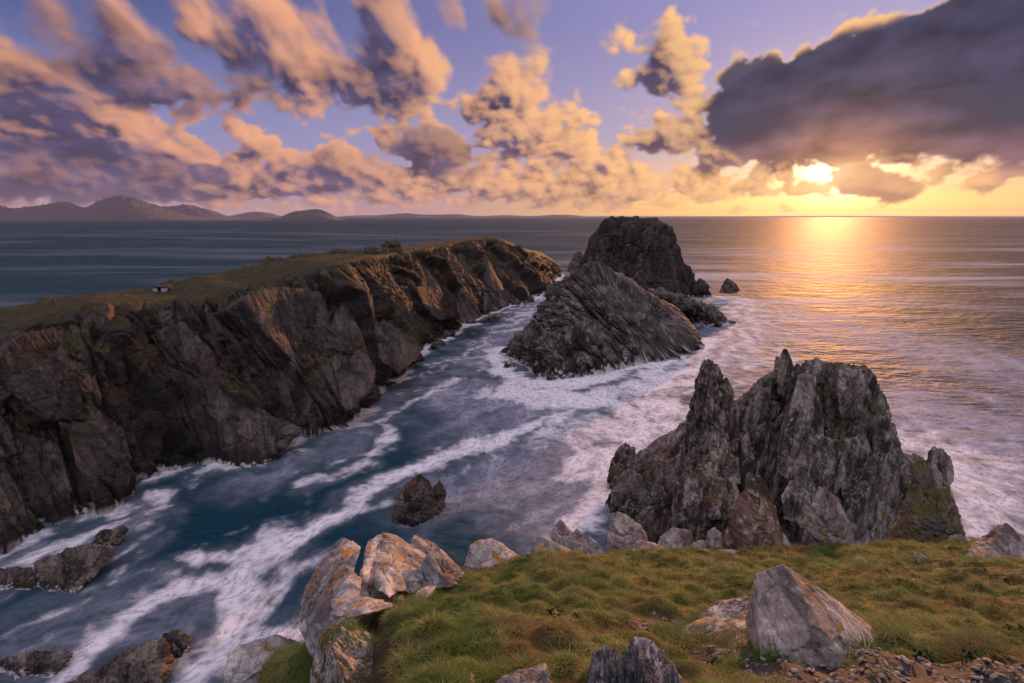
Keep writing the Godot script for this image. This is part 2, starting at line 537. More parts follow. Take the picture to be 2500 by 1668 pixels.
func rock_color(p: Vector3, n: Vector3, s: Dictionary, tone: float, depth: float) -> Color:
	var v := n_fine.get_noise_3dv(p * 0.31 * s.fine)
	var v2 := n_fine.get_noise_3dv(p * 1.7 * s.fine + Vector3(40, 3, 9))
	var k := clampf(0.5 + tone * 0.36 + (v * 0.65 + v2 * 0.45) * s.mottle, 0.0, 1.0)
	var c: Vector3 = s.dark.lerp(s.mid, smoothstep(0.0, 0.5, k)).lerp(s.light, smoothstep(0.5, 1.0, k))
	if s.rust > 0.0:
		c = c.lerp(Vector3(0.22, 0.10, 0.05), s.rust * smoothstep(0.05, 0.5, n_fine.get_noise_3dv(p * 0.16 * s.fine + Vector3(5, 90, 2))))
	if s.white > 0.0 and v2 + v * 0.6 > 0.30:
		c = c.lerp(Vector3(0.55, 0.55, 0.54), s.white * smoothstep(0.30, 0.42, v2 + v * 0.6))
	if s.lichen > 0.0:
		var l := n_fine.get_noise_3dv(p * 0.8 * s.fine + Vector3(9, 9, 70)) + 0.25 * n.y
		var from: float = 0.66 - 0.24 * s.lichen
		if l > from:
			c = c.lerp(Vector3(0.40, 0.20, 0.035), smoothstep(from, from + 0.08, l) * 0.9)
	if s.moss > 0.0:
		var g2: float = n_fine.get_noise_3dv(p * 0.42 * s.fine + Vector3(60, 2, 31)) + 0.35 * n.y + 0.25 * v2
		g2 -= 0.5 * smoothstep(s.moss_from + 14.0, s.moss_from, p.y)
		if g2 > 0.62 - 0.3 * s.moss:
			c = c.lerp(Vector3(0.075, 0.085, 0.024).lerp(Vector3(0.14, 0.13, 0.05), clampf(0.5 + v2 * 2.0, 0.0, 1.0)), smoothstep(0.62 - 0.3 * s.moss, 0.74 - 0.3 * s.moss, g2))
	if s.has("vein") and absf((p - s.vein[0]).dot(s.vein[1]) + v2 * 0.03) < 0.035:
		c = Vector3(0.62, 0.60, 0.60)
	if s.grass < 1.0:
		var g: float = n.y - s.grass + v * 0.32 + 0.2 * v2
		if g > 0.0:
			var green: Vector3 = Vector3(0.055, 0.075, 0.016).lerp(Vector3(0.12, 0.085, 0.022), clampf(0.5 + v2 * 1.4 + v, 0.0, 1.0))
			c = c.lerp(green * s.green, smoothstep(0.0, 0.16, g))
	if p.y < s.wet * 1.6:
		c *= lerpf(0.32, 1.0, smoothstep(s.wet * 0.5, s.wet * 1.6, p.y + v2 * s.wet * 0.7))
	if s.surf > 0.0 and p.y < s.surf * 2.0:
		# wash of the last wave still white on the rock
		c = c.lerp(Vector3(0.72, 0.71, 0.74), 0.85 * smoothstep(0.0, 0.35, s.surf * (0.45 + 1.3 * v2 + 0.9 * v) - p.y))
	return Color(c.x, c.y, c.z)

# A sheet through rows of control points (bottom row first), displaced outwards as rock. parts[k]: rows of vertices between control rows k and k + 1.
func rock_sheet(rows: Array, per: Array, w: int, closed: bool, s: Dictionary, origin: Vector3, cliff := false, flip := false) -> ArrayMesh:
	var ctrl := []
	for r in rows:
		ctrl.append(along(r, w, closed))
	var h := 1
	for k in per:
		h += k
	var p := PackedVector3Array()
	p.resize(w * h)
	var vv := PackedFloat32Array()
	vv.resize(h)
	var j := 0
	for k in per.size():
		var n: int = per[k] + (1 if k == per.size() - 1 else 0)
		var a: PackedVector3Array = ctrl[maxi(k - 1, 0)]
		var b: PackedVector3Array = ctrl[k]
		var c: PackedVector3Array = ctrl[k + 1]
		var d: PackedVector3Array = ctrl[mini(k + 2, ctrl.size() - 1)]
		for r in n:
			var t: float = float(r) / per[k]
			vv[j] = k + t
			for i in w:
				p[j * w + i] = catmull(a[i], b[i], c[i], d[i], t)
			j += 1
	var out := PackedVector3Array()
	out.resize(w * h)
	var col := PackedColorArray()
	col.resize(w * h)
	var tones := PackedFloat32Array()
	tones.resize(w * h)
	for jj in h:
		var ja := maxi(jj - 1, 0) * w
		var jb := mini(jj + 1, h - 1) * w
		for i in w:
			var ia := i - 1
			var ib := i + 1
			if ia < 0:
				ia = w - 2 if closed else 0
			if ib >= w:
				ib = 1 if closed else w - 1
			var at := p[jj * w + i]
			var n := (p[jj * w + ib] - p[jj * w + ia]).cross(p[jb + i] - p[ja + i]).normalized()
			if flip:
				n = -n
			var dd: float
			if cliff:
				dd = cliff_depth(at, n, float(i) / (w - 1), vv[jj], s)
			else:
				dd = rock_depth(at, s)
			tones[jj * w + i] = last_tone
			out[jj * w + i] = at + n * dd
	for jj in h:
		var ja := maxi(jj - 1, 0) * w
		var jb := mini(jj + 1, h - 1) * w
		for i in w:
			var ia := maxi(i - 1, 0)
			var ib := mini(i + 1, w - 1)
			var n := (out[jj * w + ib] - out[jj * w + ia]).cross(out[jb + i] - out[ja + i]).normalized()
			if flip:
				n = -n
			col[jj * w + i] = rock_color(out[jj * w + i], n, s, tones[jj * w + i], 0.0)
	for i in w * h:
		out[i] -= origin
	return grid_mesh(out, col, w, h, closed, flip)

# Rings [y, left x, right x, centre z, half depth] make a stack; its outline is a rounded square roughened by noise.
func ring_rows(rings: Array, n: int, square: float, wobble: float, seed_: float) -> Array:
	var rows := []
	for r in rings:
		var row := []
		for i in n:
			var a := TAU * i / n
			var ca := cos(a)
			var sa := sin(a)
			var k := 1.0 / pow(pow(absf(ca), square) + pow(absf(sa), square), 1.0 / square)
			k *= 1.0 + wobble * n_low.get_noise_3d(ca * 1.3 + seed_, r[0] * 0.02, sa * 1.3)
			row.append(Vector3((r[1] + r[2]) * 0.5 + (r[2] - r[1]) * 0.5 * ca * k, r[0], r[3] - r[4] * sa * k))
		rows.append(row)
	return rows

# The convex hull of corner points as planes [normal, distance from the centre]
func hull(pts: Array, centre: Vector3) -> Array:
	var planes := []
	var n := pts.size()
	for i in n:
		for j in range(i + 1, n):
			for k in range(j + 1, n):
				var nn: Vector3 = (pts[j] - pts[i]).cross(pts[k] - pts[i])
				if nn.length() < 1e-9:
					continue
				nn = nn.normalized()
				var d: float = nn.dot(pts[i] - centre)
				if d < 0.0:
					nn = -nn
					d = -d
				var ok := true
				for q in pts:
					if nn.dot(q - centre) > d + 1e-4:
						ok = false
						break
				if ok:
					var seen := false
					for pl in planes:
						if pl[0].dot(nn) > 0.999:
							seen = true
					if not seen:
						planes.append([nn, d])
	return planes

const CUBE := [[Vector3.RIGHT, Vector3.UP, Vector3.BACK], [Vector3.LEFT, Vector3.UP, Vector3.FORWARD], [Vector3.BACK, Vector3.UP, Vector3.LEFT], [Vector3.FORWARD, Vector3.UP, Vector3.RIGHT], [Vector3.RIGHT, Vector3.FORWARD, Vector3.UP], [Vector3.RIGHT, Vector3.BACK, Vector3.DOWN]]

# A rock with the given faces: every direction from the centre meets the nearest plane; the surface is then broken into blocks and joints.
func rock_mesh(pts: Array, full: int, s: Dictionary, origin: Vector3, keen := 1.0) -> ArrayMesh:
	var centre := Vector3.ZERO
	for q in pts:
		centre += q
	centre /= pts.size()
	var planes := hull(pts, centre)
	var lo := Vector3.INF
	var hi := -Vector3.INF
	for q in pts:
		lo = lo.min(q)
		hi = hi.max(q)
	var ext := ((hi - lo) * 0.5).max(Vector3.ONE * 0.001)
	var P := PackedVector3Array()
	var N := PackedVector3Array()
	var C := PackedColorArray()
	var I := PackedInt32Array()
	for face in CUBE:
		# the underside and the far side are seen by no one who stands near the camera: fewer faces there
		var res := maxi(2, int(full * (0.34 if face[2].y < -0.5 or face[2].z < -0.5 else 0.84)))
		var w := res + 3
		var g := PackedVector3Array()
		g.resize(w * w)
		var tn := PackedFloat32Array()
		tn.resize(w * w)
		for j in w:
			for i in w:
				var a := tan(((i - 1.0) / res * 2.0 - 1.0) * PI / 4)
				var b := tan(((j - 1.0) / res * 2.0 - 1.0) * PI / 4)
				var dir: Vector3 = ((face[0] * a + face[1] * b + face[2]) * ext).normalized()
				var r := 1e9
				var r2 := 1e9
				for pl in planes:
					var k: float = pl[0].dot(dir)
					if k > 1e-4:
						var t: float = pl[1] / k
						if t < r:
							r2 = r
							r = t
						elif t < r2:
							r2 = t
				# worn edges: where two faces are nearly as close, cut the corner a little
				var e: float = (r2 - r) / r
				if e < 0.06:
					r -= r * (0.06 - e) * (0.06 - e) * 4.0 * keen
				var at := centre + dir * r
				r += rock_depth(at, s)
				tn[j * w + i] = last_tone
				g[j * w + i] = centre + dir * r
		var base := P.size()
		for j in range(1, w - 1):
			for i in range(1, w - 1):
				var n := (g[j * w + i + 1] - g[j * w + i - 1]).cross(g[(j + 1) * w + i] - g[(j - 1) * w + i]).normalized()
				P.append(g[j * w + i] - origin)
				N.append(n)
				C.append(rock_color(g[j * w + i], n, s, tn[j * w + i], 0.0))
		var ww := res + 1
		for j in res:
			for i in res:
				var v := base + j * ww + i
				I.append_array([v, v + ww, v + 1, v + 1, v + ww, v + ww + 1])
	var arr := []
	arr.resize(Mesh.ARRAY_MAX)
	arr[Mesh.ARRAY_VERTEX] = P
	arr[Mesh.ARRAY_NORMAL] = N
	arr[Mesh.ARRAY_COLOR] = C
	arr[Mesh.ARRAY_INDEX] = I
	var m := ArrayMesh.new()
	m.add_surface_from_arrays(Mesh.PRIMITIVE_TRIANGLES, arr)
	return m

func lowest(pts: Array) -> Vector3:
	var c := Vector3.ZERO
	var y := INF
	for q in pts:
		c += q
		y = minf(y, q.y)
	c /= pts.size()
	return Vector3(c.x, y, c.z)

# One rock from corner points, as a thing at its base
func rock(called: String, label: String, category: String, pts: Array, res: int, s: Dictionary, mat: Material, group := "") -> MeshInstance3D:
	var at := lowest(pts)
	if mat == M.near:
		feet.append(pts)
	var o := add(called, rock_mesh(pts, res, s, at), mat)
	o.position = at
	tag(o, label, category, group)
	return o

# A part of a rock thing from corner points
func rock_part(called: String, pts: Array, res: int, s: Dictionary, mat: Material, parent: Node3D) -> MeshInstance3D:
	var at := lowest(pts)
	var o := add(called, rock_mesh(pts, res, s, at), mat, parent)
	o.position = at - parent.position
	return o

# Corner points of a random angular block
func block(at: Vector3, size: Vector3, turn: Basis, n: int) -> Array:
	var pts := []
	for i in n:
		var v := Vector3(rng.randfn(), rng.randfn(), rng.randfn()).normalized() * rng.randf_range(0.85, 1.1)
		v = v.clamp(-Vector3.ONE * 0.75, Vector3.ONE * 0.75)
		pts.append(at + turn * (v * size))
	return pts

# ---------------------------------------------------------------- the setting
func materials() -> void:
	var near := rock_maps(1024, 1.0)
	M.near = rock_material(near, Vector3(2.6, 2.6, 2.6), 5.0, 0.85)
	M.mid = rock_material(near, Vector3(9, 9, 9), 26.0, 0.85)
	M.far = rock_material(near, Vector3(26, 26, 26), 130.0, 0.8)
	M.wet = rock_material(near, Vector3(9, 9, 9), 26.0, 0.5)

# the far land across the bay: ranges of hills, each a sheet of slopes rising to its skyline
func hill_range(called: String, sky: Array, d: float, back: float, c: Vector3, seed_: int) -> void:
	var n := noise(seed_, 1.0 / 700.0, 5, FastNoiseLite.TYPE_SIMPLEX_SMOOTH, FastNoiseLite.FRACTAL_RIDGED)
	var w := 240
	var h := 26
	var line := along(sky, w, false)
	var p := PackedVector3Array()
	var col := PackedColorArray()
	for j in h:
		var t := j / float(h - 1)
		for i in w:
			var q := line[i]
			var up := maxf(q.y, 0.0)
			var y := up * pow(sin(minf(t * 1.35, 1.35) * PI / 2 / 1.0) if t < 0.74 else cos((t - 0.74) / 0.26 * PI / 2), 1.0)
			var r := n.get_noise_2d(q.x + t * 900.0, t * back)
			var at := Vector3(q.x * (1.0 + (t - 0.74) * back / d), y * (1.0 + 0.30 * r * sin(minf(t / 0.74, 1.0) * PI)) - (8.0 if j == 0 else 0.0), -d - (t - 0.74) * back)
			p.append(at)
			var k := 0.5 + r * 0.5
			col.append(Color(c.x * (0.7 + 0.6 * k), c.y * (0.7 + 0.6 * k), c.z * (0.7 + 0.5 * k)))
	var m := StandardMaterial3D.new()
	m.vertex_color_use_as_albedo = true
	m.roughness = 1.0
	var o := add(called, grid_mesh(p, col, w, h, false), m)
	o.set_meta("kind", "structure")

func hills() -> void:
	hill_range("hills", [Vector3(-13764.1, 267.656, -10000), Vector3(-12085.2, 386.422, -10000), Vector3(-10658.1, 204.029, -10000), Vector3(-9662.95, 235.867, -10000), Vector3(-9468.47, 188.091, -10000), Vector3(-8922.81, 235.867, -10000), Vector3(-8417.86, 291.465, -10000), Vector3(-8064.04, 211.993, -10000), Vector3(-7753.28, 331.084, -10000), Vector3(-7479.06, 394.315, -10000), Vector3(-7251.1, 386.422, -10000), Vector3(-6975.21, 323.167, -10000), Vector3(-6706.32, 211.993, -10000), Vector3(-6310.95, 108.214, -10000), Vector3(-5989.19, 52.113, -10000), Vector3(-5414.12, 28.023, -10000), Vector3(-4755.65, 3.904, -10000), Vector3(-4260.25, -4.142, -10000)], 10000.0, 3800.0, Vector3(0.034, 0.036, 0.046), 5)
	hill_range("hills", [Vector3(-9764.01, 20.028, -12500), Vector3(-9094.01, 299.71, -12500), Vector3(-8573.52, 339.415, -12500), Vector3(-8227.01, 259.943, -12500), Vector3(-7913.85, 289.774, -12500), Vector3(-7706.79, 299.71, -12500), Vector3(-7355.77, 240.036, -12500), Vector3(-7008.04, 150.262, -12500), Vector3(-6661.7, 40.108, -12500), Vector3(-6356.85, -0.067, -12500)], 12500.0, 3000.0, Vector3(0.036, 0.038, 0.048), 6)
	hill_range("hills", [Vector3(-9764.15, 19.295, -17000), Vector3(-9054.58, 73.868, -17000), Vector3(-8339.57, 182.757, -17000), Vector3(-7852.09, 155.567, -17000), Vector3(-7372.9, 46.592, -17000), Vector3(-6674.65, 5.639, -17000)], 17000.0, 3000.0, Vector3(0.04, 0.042, 0.05), 7)
	hill_range("hills", [Vector3(-4058.38, -4.972, -9000), Vector3(-3941.25, 45.678, -9000), Vector3(-3785.83, 110.594, -9000), Vector3(-3596.72, 146.56, -9000), Vector3(-3335.85, 160.927, -9000), Vector3(-3189.47, 139.373, -9000), Vector3(-3082.44, 88.981, -9000), Vector3(-2975.7, 31.22, -9000), Vector3(-2866.36, 2.272, -9000), Vector3(-2793.01, -12.219, -9000)], 9000.0, 1800.0, Vector3(0.034, 0.034, 0.04), 8)
	hill_range("hills", [Vector3(-7203.67, -7.152, -21000), Vector3(-6329.53, 77.131, -21000), Vector3(-5288.02, 93.968, -21000), Vector3(-4244.42, 161.249, -21000), Vector3(-3726.16, 127.622, -21000), Vector3(-2860.17, 110.798, -21000), Vector3(-2166.37, 127.622, -21000), Vector3(-1300.85, 60.288, -21000), Vector3(-260.067, 93.968, -21000), Vector3(780.507, 60.288, -21000), Vector3(1820.11, 110.798, -21000), Vector3(2687.88, 77.131, -21000), Vector3(2950.32, 9.718, -21000)], 21000.0, 2600.0, Vector3(0.04, 0.042, 0.05), 9)

# columns along the cliff, left to right: [foot at the sea, edge of the grass, far brow of the plateau]
var COAST := [
	[Vector3(-99.983, 0, -59.802), Vector3(-133.264, 29.414, -91.802), Vector3(-173.496, 29.513, -121.802)],
	[Vector3(-98.142, 0, -74.987), Vector3(-119.988, 32.822, -102.987), Vector3(-153.021, 32.071, -132.987)],
	[Vector3(-95.632, 0, -83.849), Vector3(-111.644, 34.714, -108.849), Vector3(-140.72, 34.876, -138.849)],
	[Vector3(-91.237, 0, -93.078), Vector3(-108.936, 36.455, -118.078), Vector3(-138.154, 35.143, -148.078)],
	[Vector3(-86.336, 0, -97.106), Vector3(-101.197, 38.799, -123.106), Vector3(-130.648, 36.025, -153.106)],
	[Vector3(-85.206, 0, -108.121), Vector3(-97.453, 37.486, -134.121), Vector3(-124.26, 36, -164.121)],
	[Vector3(-78.329, 0, -119.828), Vector3(-90.782, 36.407, -145.828), Vector3(-122.145, 35.98, -177.828)],
	[Vector3(-69.837, 0, -122.795), Vector3(-81.836, 38.597, -150.795), Vector3(-115.448, 38.033, -184.795)],
	[Vector3(-64.349, 0, -133.708), Vector3(-77.384, 39.146, -163.708), Vector3(-112.609, 38.292, -199.708)],
	[Vector3(-54.953, 0, -138.26), Vector3(-69.45, 40.546, -172.26), Vector3(-103.94, 40.157, -210.26)],
	[Vector3(-49.926, 0, -146.501), Vector3(-62.471, 42.623, -182.501), Vector3(-91.974, 41.775, -220.501)],
	[Vector3(-48.167, 0, -170.442), Vector3(-60.016, 42.937, -206.442), Vector3(-85.328, 41.63, -244.442)],
	[Vector3(-45.372, 0, -196.592), Vector3(-58.234, 41.98, -234.592), Vector3(-73.853, 41.463, -270.592)],
	[Vector3(-43.69, 0, -231.345), Vector3(-53.561, 41.187, -271.345), Vector3(-63.11, 41.49, -307.345)],
	[Vector3(-30.42, 0, -268.626), Vector3(-45.56, 41.292, -310.626), Vector3(-53.649, 41.696, -346.626)],
	[Vector3(-22.44, 0, -304.951), Vector3(-36.269, 42.25, -346.951), Vector3(-41.366, 42.388, -380.951)],
	[Vector3(-7.497, 0, -348.402), Vector3(-21.079, 42.681, -388.402), Vector3(-24.206, 42.54, -414.402)],
	[Vector3(12.738, 0, -370.863), Vector3(-5.051, 40.383, -402.863), Vector3(-8.954, 40.525, -428.863)],
	[Vector3(27.912, 0, -435.904), Vector3(9.48, 30.541, -451.904), Vector3(7.91, 31.579, -471.904)],
	[Vector3(46.79, 0, -535.312), Vector3(34.415, 18.112, -545.312), Vector3(32.893, 20.757, -559.312)],
	[Vector3(59.33, 0, -578.969), Vector3(54.692, 4.493, -582.969), Vector3(52.216, 6.393, -588.969)],
]
# buttresses along the cliff: column of the crest at the top, width, how far it stands out (m)
const RIBS := [[2.1, 1.9, 8.0], [3.9, 1.4, 5.0], [5.4, 1.5, 7.0], [7.0, 2.4, 12.0], [9.3, 1.2, 8.5], [10.6, 1.6, 8.5], [12.2, 0.9, 4.0], [13.3, 1.1, 8.0], [14.7, 0.9, 8.0], [16.0, 0.9, 8.0], [17.3, 0.8, 5.0]]

func cliff_depth(at: Vector3, n: Vector3, u: float, v: float, s: Dictionary) -> float:
	var t := clampf((v - 1.0) / 3.0, 0.0, 1.0)
	var rock := smoothstep(0.2, 1.0, v) * (1.0 - smoothstep(3.75, 4.15, v))
	var d := 0.0
	if rock > 0.001:
		var wob := n_low.get_noise_3dv(at * 0.03)
		var k := u * 20.0 - (1.0 - t) * 2.0 + wob * 0.55
		for r in RIBS:
			var x: float = (k - r[0]) / r[1]
			if x > -0.16 and x < 1.0:
				d += r[2] * (smoothstep(-0.16, 0.0, x) if x < 0.0 else 1.0 - x)
		d = (d - 3.0) * smoothstep(0.0, 0.2, t + 0.08) * (1.0 - 0.85 * smoothstep(0.72, 1.0, t)) + rock_depth(at, s)
		d += 1.5 * n_low.get_noise_3dv(at * 0.05 + Vector3(9, 9, 9))
		d *= rock
	if v > 3.75:
		last_tone = 0.0
		d += smoothstep(3.75, 4.3, v) * (n_low.get_noise_3dv(at * 0.06) * 0.5 + n_low.get_noise_3dv(at * 0.35) * 0.22)
		if v > 6.4:
			d += rock_depth(at, s) * smoothstep(6.4, 7.0, v) * 1.2
	return d

func headland() -> void:
	var rows := [[], [], [], [], [], [], [], [], []]
	for c in COAST:
		var f: Vector3 = c[0]
		var e: Vector3 = c[1]
		var b: Vector3 = c[2]
		var out := (f - e)
		out.y = 0.0
		out = out.normalized()
		rows[0].append(f + out * 5.0 + Vector3(0, -7, 0))
		rows[1].append(f)
		rows[2].append(f.lerp(e, 0.30) + Vector3(0, 1.5, 0))
		rows[3].append(f.lerp(e, 0.68) + Vector3(0, 1.0, 0))
		rows[4].append(e)
		rows[5].append(e.lerp(b, 0.4) + Vector3(0, 0.5, 0))
		rows[6].append(b)
		var away := (b - e)
		away.y = 0.0
		away = away.normalized() * (8.0 + 18.0 * smoothstep(0.0, 30.0, (b - e).length()))
		rows[7].append(b + away + Vector3(0, -b.y * 0.45, 0))
		rows[8].append(b + away * 1.8 + Vector3(0, -b.y - 6.0, 0))
	var s := style(Vector3(0.45, -0.85, 0.22), Vector3(0.78, 0.52, -0.1), Vector3(13, 8, 34), 5.8, 0.25, Vector3(0.030, 0.026, 0.026), Vector3(0.082, 0.070, 0.066), Vector3(0.17, 0.145, 0.132))
	s.grass = 0.66
	s.green = 0.62
	s.surf = 1.3
	s.moss = 0.8
	s.moss_from = 20.0
	s.fine = 0.35
	s.rust = 0.22
	s.second = 0.26
	s.strata = 0.16
	s.beds = 5.0
	s.mottle = 0.55
	var m := rock_sheet(rows, [6, 40, 54, 54, 16, 10, 14, 8], 780, false, s, Vector3.ZERO, true)
	var o := add("headland", m, M.far)
	o.set_meta("kind", "structure")
	var sl := s.merged({"amp": 1.2, "strata": 0.35, "moss": 0.3, "m": axes(Vector3(0.45, -0.85, 0.22), Vector3(0.78, 0.52, -0.1), Vector3(7, 5, 16)), "grass": 0.9}, true)
	for g in [
		[Vector3(-72.767, 37.851, -136.906), Vector3(-84.814, 32.808, -141.949), Vector3(-69.634, 40.625, -147.164), Vector3(-81.681, 35.582, -152.207), Vector3(-61.261, 36.201, -162.743), Vector3(-73.308, 31.158, -167.786), Vector3(-52.756, 11.63, -158.487), Vector3(-64.803, 6.587, -163.53), Vector3(-54.402, 6.64, -149.567), Vector3(-66.449, 1.597, -154.61), Vector3(-61.411, 16.465, -142.645), Vector3(-73.459, 11.422, -147.689), Vector3(-67.398, 27.093, -138.973), Vector3(-79.445, 22.05, -144.016)],
		[Vector3(-100.095, 34.412, -98.66), Vector3(-108.516, 30.803, -102.67), Vector3(-99.302, 36.299, -102.025), Vector3(-107.722, 32.691, -106.035), Vector3(-97.322, 37.477, -107.243), Vector3(-105.742, 33.869, -111.253), Vector3(-94.03, 28.584, -106.153), Vector3(-102.45, 24.975, -110.162), Vector3(-91.457, 18.156, -102.17), Vector3(-99.877, 14.547, -106.18), Vector3(-94.446, 20.034, -97.584), Vector3(-102.866, 16.425, -101.594), Vector3(-97.81, 26.186, -96.057), Vector3(-106.23, 22.577, -100.066)],
		[Vector3(-87.959, 31.808, -126.217), Vector3(-96.383, 27.998, -130.027), Vector3(-86.006, 32.451, -131.176), Vector3(-94.43, 28.64, -134.987), Vector3(-82.194, 25.577, -132.728), Vector3(-90.618, 21.766, -136.539), Vector3(-77.906, 16.795, -133.426), Vector3(-86.329, 12.984, -137.237), Vector3(-80.613, 17.354, -128), Vector3(-89.037, 13.543, -131.81), Vector3(-84.807, 24.038, -125.415), Vector3(-93.23, 20.227, -129.225)],
		[Vector3(-48.636, 21.182, -184.836), Vector3(-61.211, 16.431, -188.748), Vector3(-46.033, 21.144, -193.155), Vector3(-58.608, 16.394, -197.068), Vector3(-39.519, 9.847, -200.375), Vector3(-52.094, 5.096, -204.287), Vector3(-36.275, 2.9, -202.369), Vector3(-48.849, -1.85, -206.281), Vector3(-40.968, 4.131, -188.776), Vector3(-53.543, -0.62, -192.689), Vector3(-45.861, 12.488, -183.195), Vector3(-58.436, 7.737, -187.108)],
		[Vector3(-46.037, 26.67, -245.198), Vector3(-58.655, 21.623, -248.563), Vector3(-41.986, 25.876, -259.196), Vector3(-54.604, 20.829, -262.561), Vector3(-31.238, 12.391, -279.276), Vector3(-43.856, 7.344, -282.64), Vector3(-29.857, 6.876, -276.183), Vector3(-42.474, 1.829, -279.548), Vector3(-36.397, 8.796, -254.537), Vector3(-49.015, 3.749, -257.902), Vector3(-42.232, 17.137, -245.167), Vector3(-54.85, 12.09, -248.532)],
		[Vector3(-72.45, -3.515, -137), Vector3(-77.901, 17.679, -143), Vector3(-76.668, 23.206, -147), Vector3(-62.425, 15.746, -145), Vector3(-52.124, 7.623, -143), Vector3(-47.627, -0.321, -139), Vector3(-55.717, -2.323, -133), Vector3(-64.812, -4.009, -131), Vector3(-70.053, 3.324, -161)],
		[Vector3(-85.714, -5.534, -117), Vector3(-87.691, 21.004, -124), Vector3(-90.164, 27.91, -133), Vector3(-85.542, 27.71, -139), Vector3(-72.278, 13.885, -131), Vector3(-68.28, -2.975, -119), Vector3(-75.893, -2.63, -115), Vector3(-92.975, 8.252, -147)],
		[Vector3(-96.42, -10.264, -109), Vector3(-101.421, 18.109, -119), Vector3(-102.074, 27.062, -127), Vector3(-96.083, 26.025, -131), Vector3(-87.231, 11.617, -121), Vector3(-84.301, -4.486, -111), Vector3(-87.912, -5.545, -107), Vector3(-109.03, 4.419, -139)],
		[Vector3(-105.104, -9.949, -97), Vector3(-110.211, 16.997, -105), Vector3(-113.651, 30.693, -113), Vector3(-110.63, 32.356, -119), Vector3(-97.299, 21.629, -109), Vector3(-92.308, -3.817, -99), Vector3(-95.111, -6.406, -95), Vector3(-122.646, 6.367, -125)],
		[Vector3(-76.118, -3.719, -117), Vector3(-76.064, 9.215, -124), Vector3(-73.883, 11.52, -129), Vector3(-64.177, 5.939, -132), Vector3(-54.685, 5.32, -126), Vector3(-59.435, 0.762, -120), Vector3(-65.483, -0.913, -114), Vector3(-74.943, 0.789, -138)],
		[Vector3(-45.59, 11.827, -168), Vector3(-48.294, 20.689, -176), Vector3(-46.529, 23.388, -182), Vector3(-38.967, 16.792, -186), Vector3(-31.74, 13.835, -178), Vector3(-32.636, 12.598, -168), Vector3(-37.468, 9.053, -162), Vector3(-43.758, 11.943, -192)],
		[Vector3(-53.67, 8.626, -144), Vector3(-59.183, 24.709, -158), Vector3(-56.86, 32.173, -172), Vector3(-50.49, 22.476, -168), Vector3(-42.232, 13.61, -152), Vector3(-41.447, 9.34, -142), Vector3(-46.247, 5.619, -136), Vector3(-58.879, 10.591, -178)],
		[Vector3(-26.207, 9.307, -252), Vector3(-28.492, 19.267, -266), Vector3(-26.178, 25.352, -272), Vector3(-20.144, 15.347, -276), Vector3(-15.864, 9.374, -262), Vector3(-20.447, 8.576, -248), Vector3(-23.051, 11.927, -282)],
		[Vector3(-16.269, 6.764, -290), Vector3(-16.353, 26.22, -306), Vector3(-14.654, 33.09, -316), Vector3(-6.728, 19.747, -316), Vector3(-1.819, 8.517, -302), Vector3(-8.641, 7.248, -286), Vector3(-9.738, 15.686, -326)],
	]:
		rock_part("rock_slab", g, 60, sl, M.far, o)

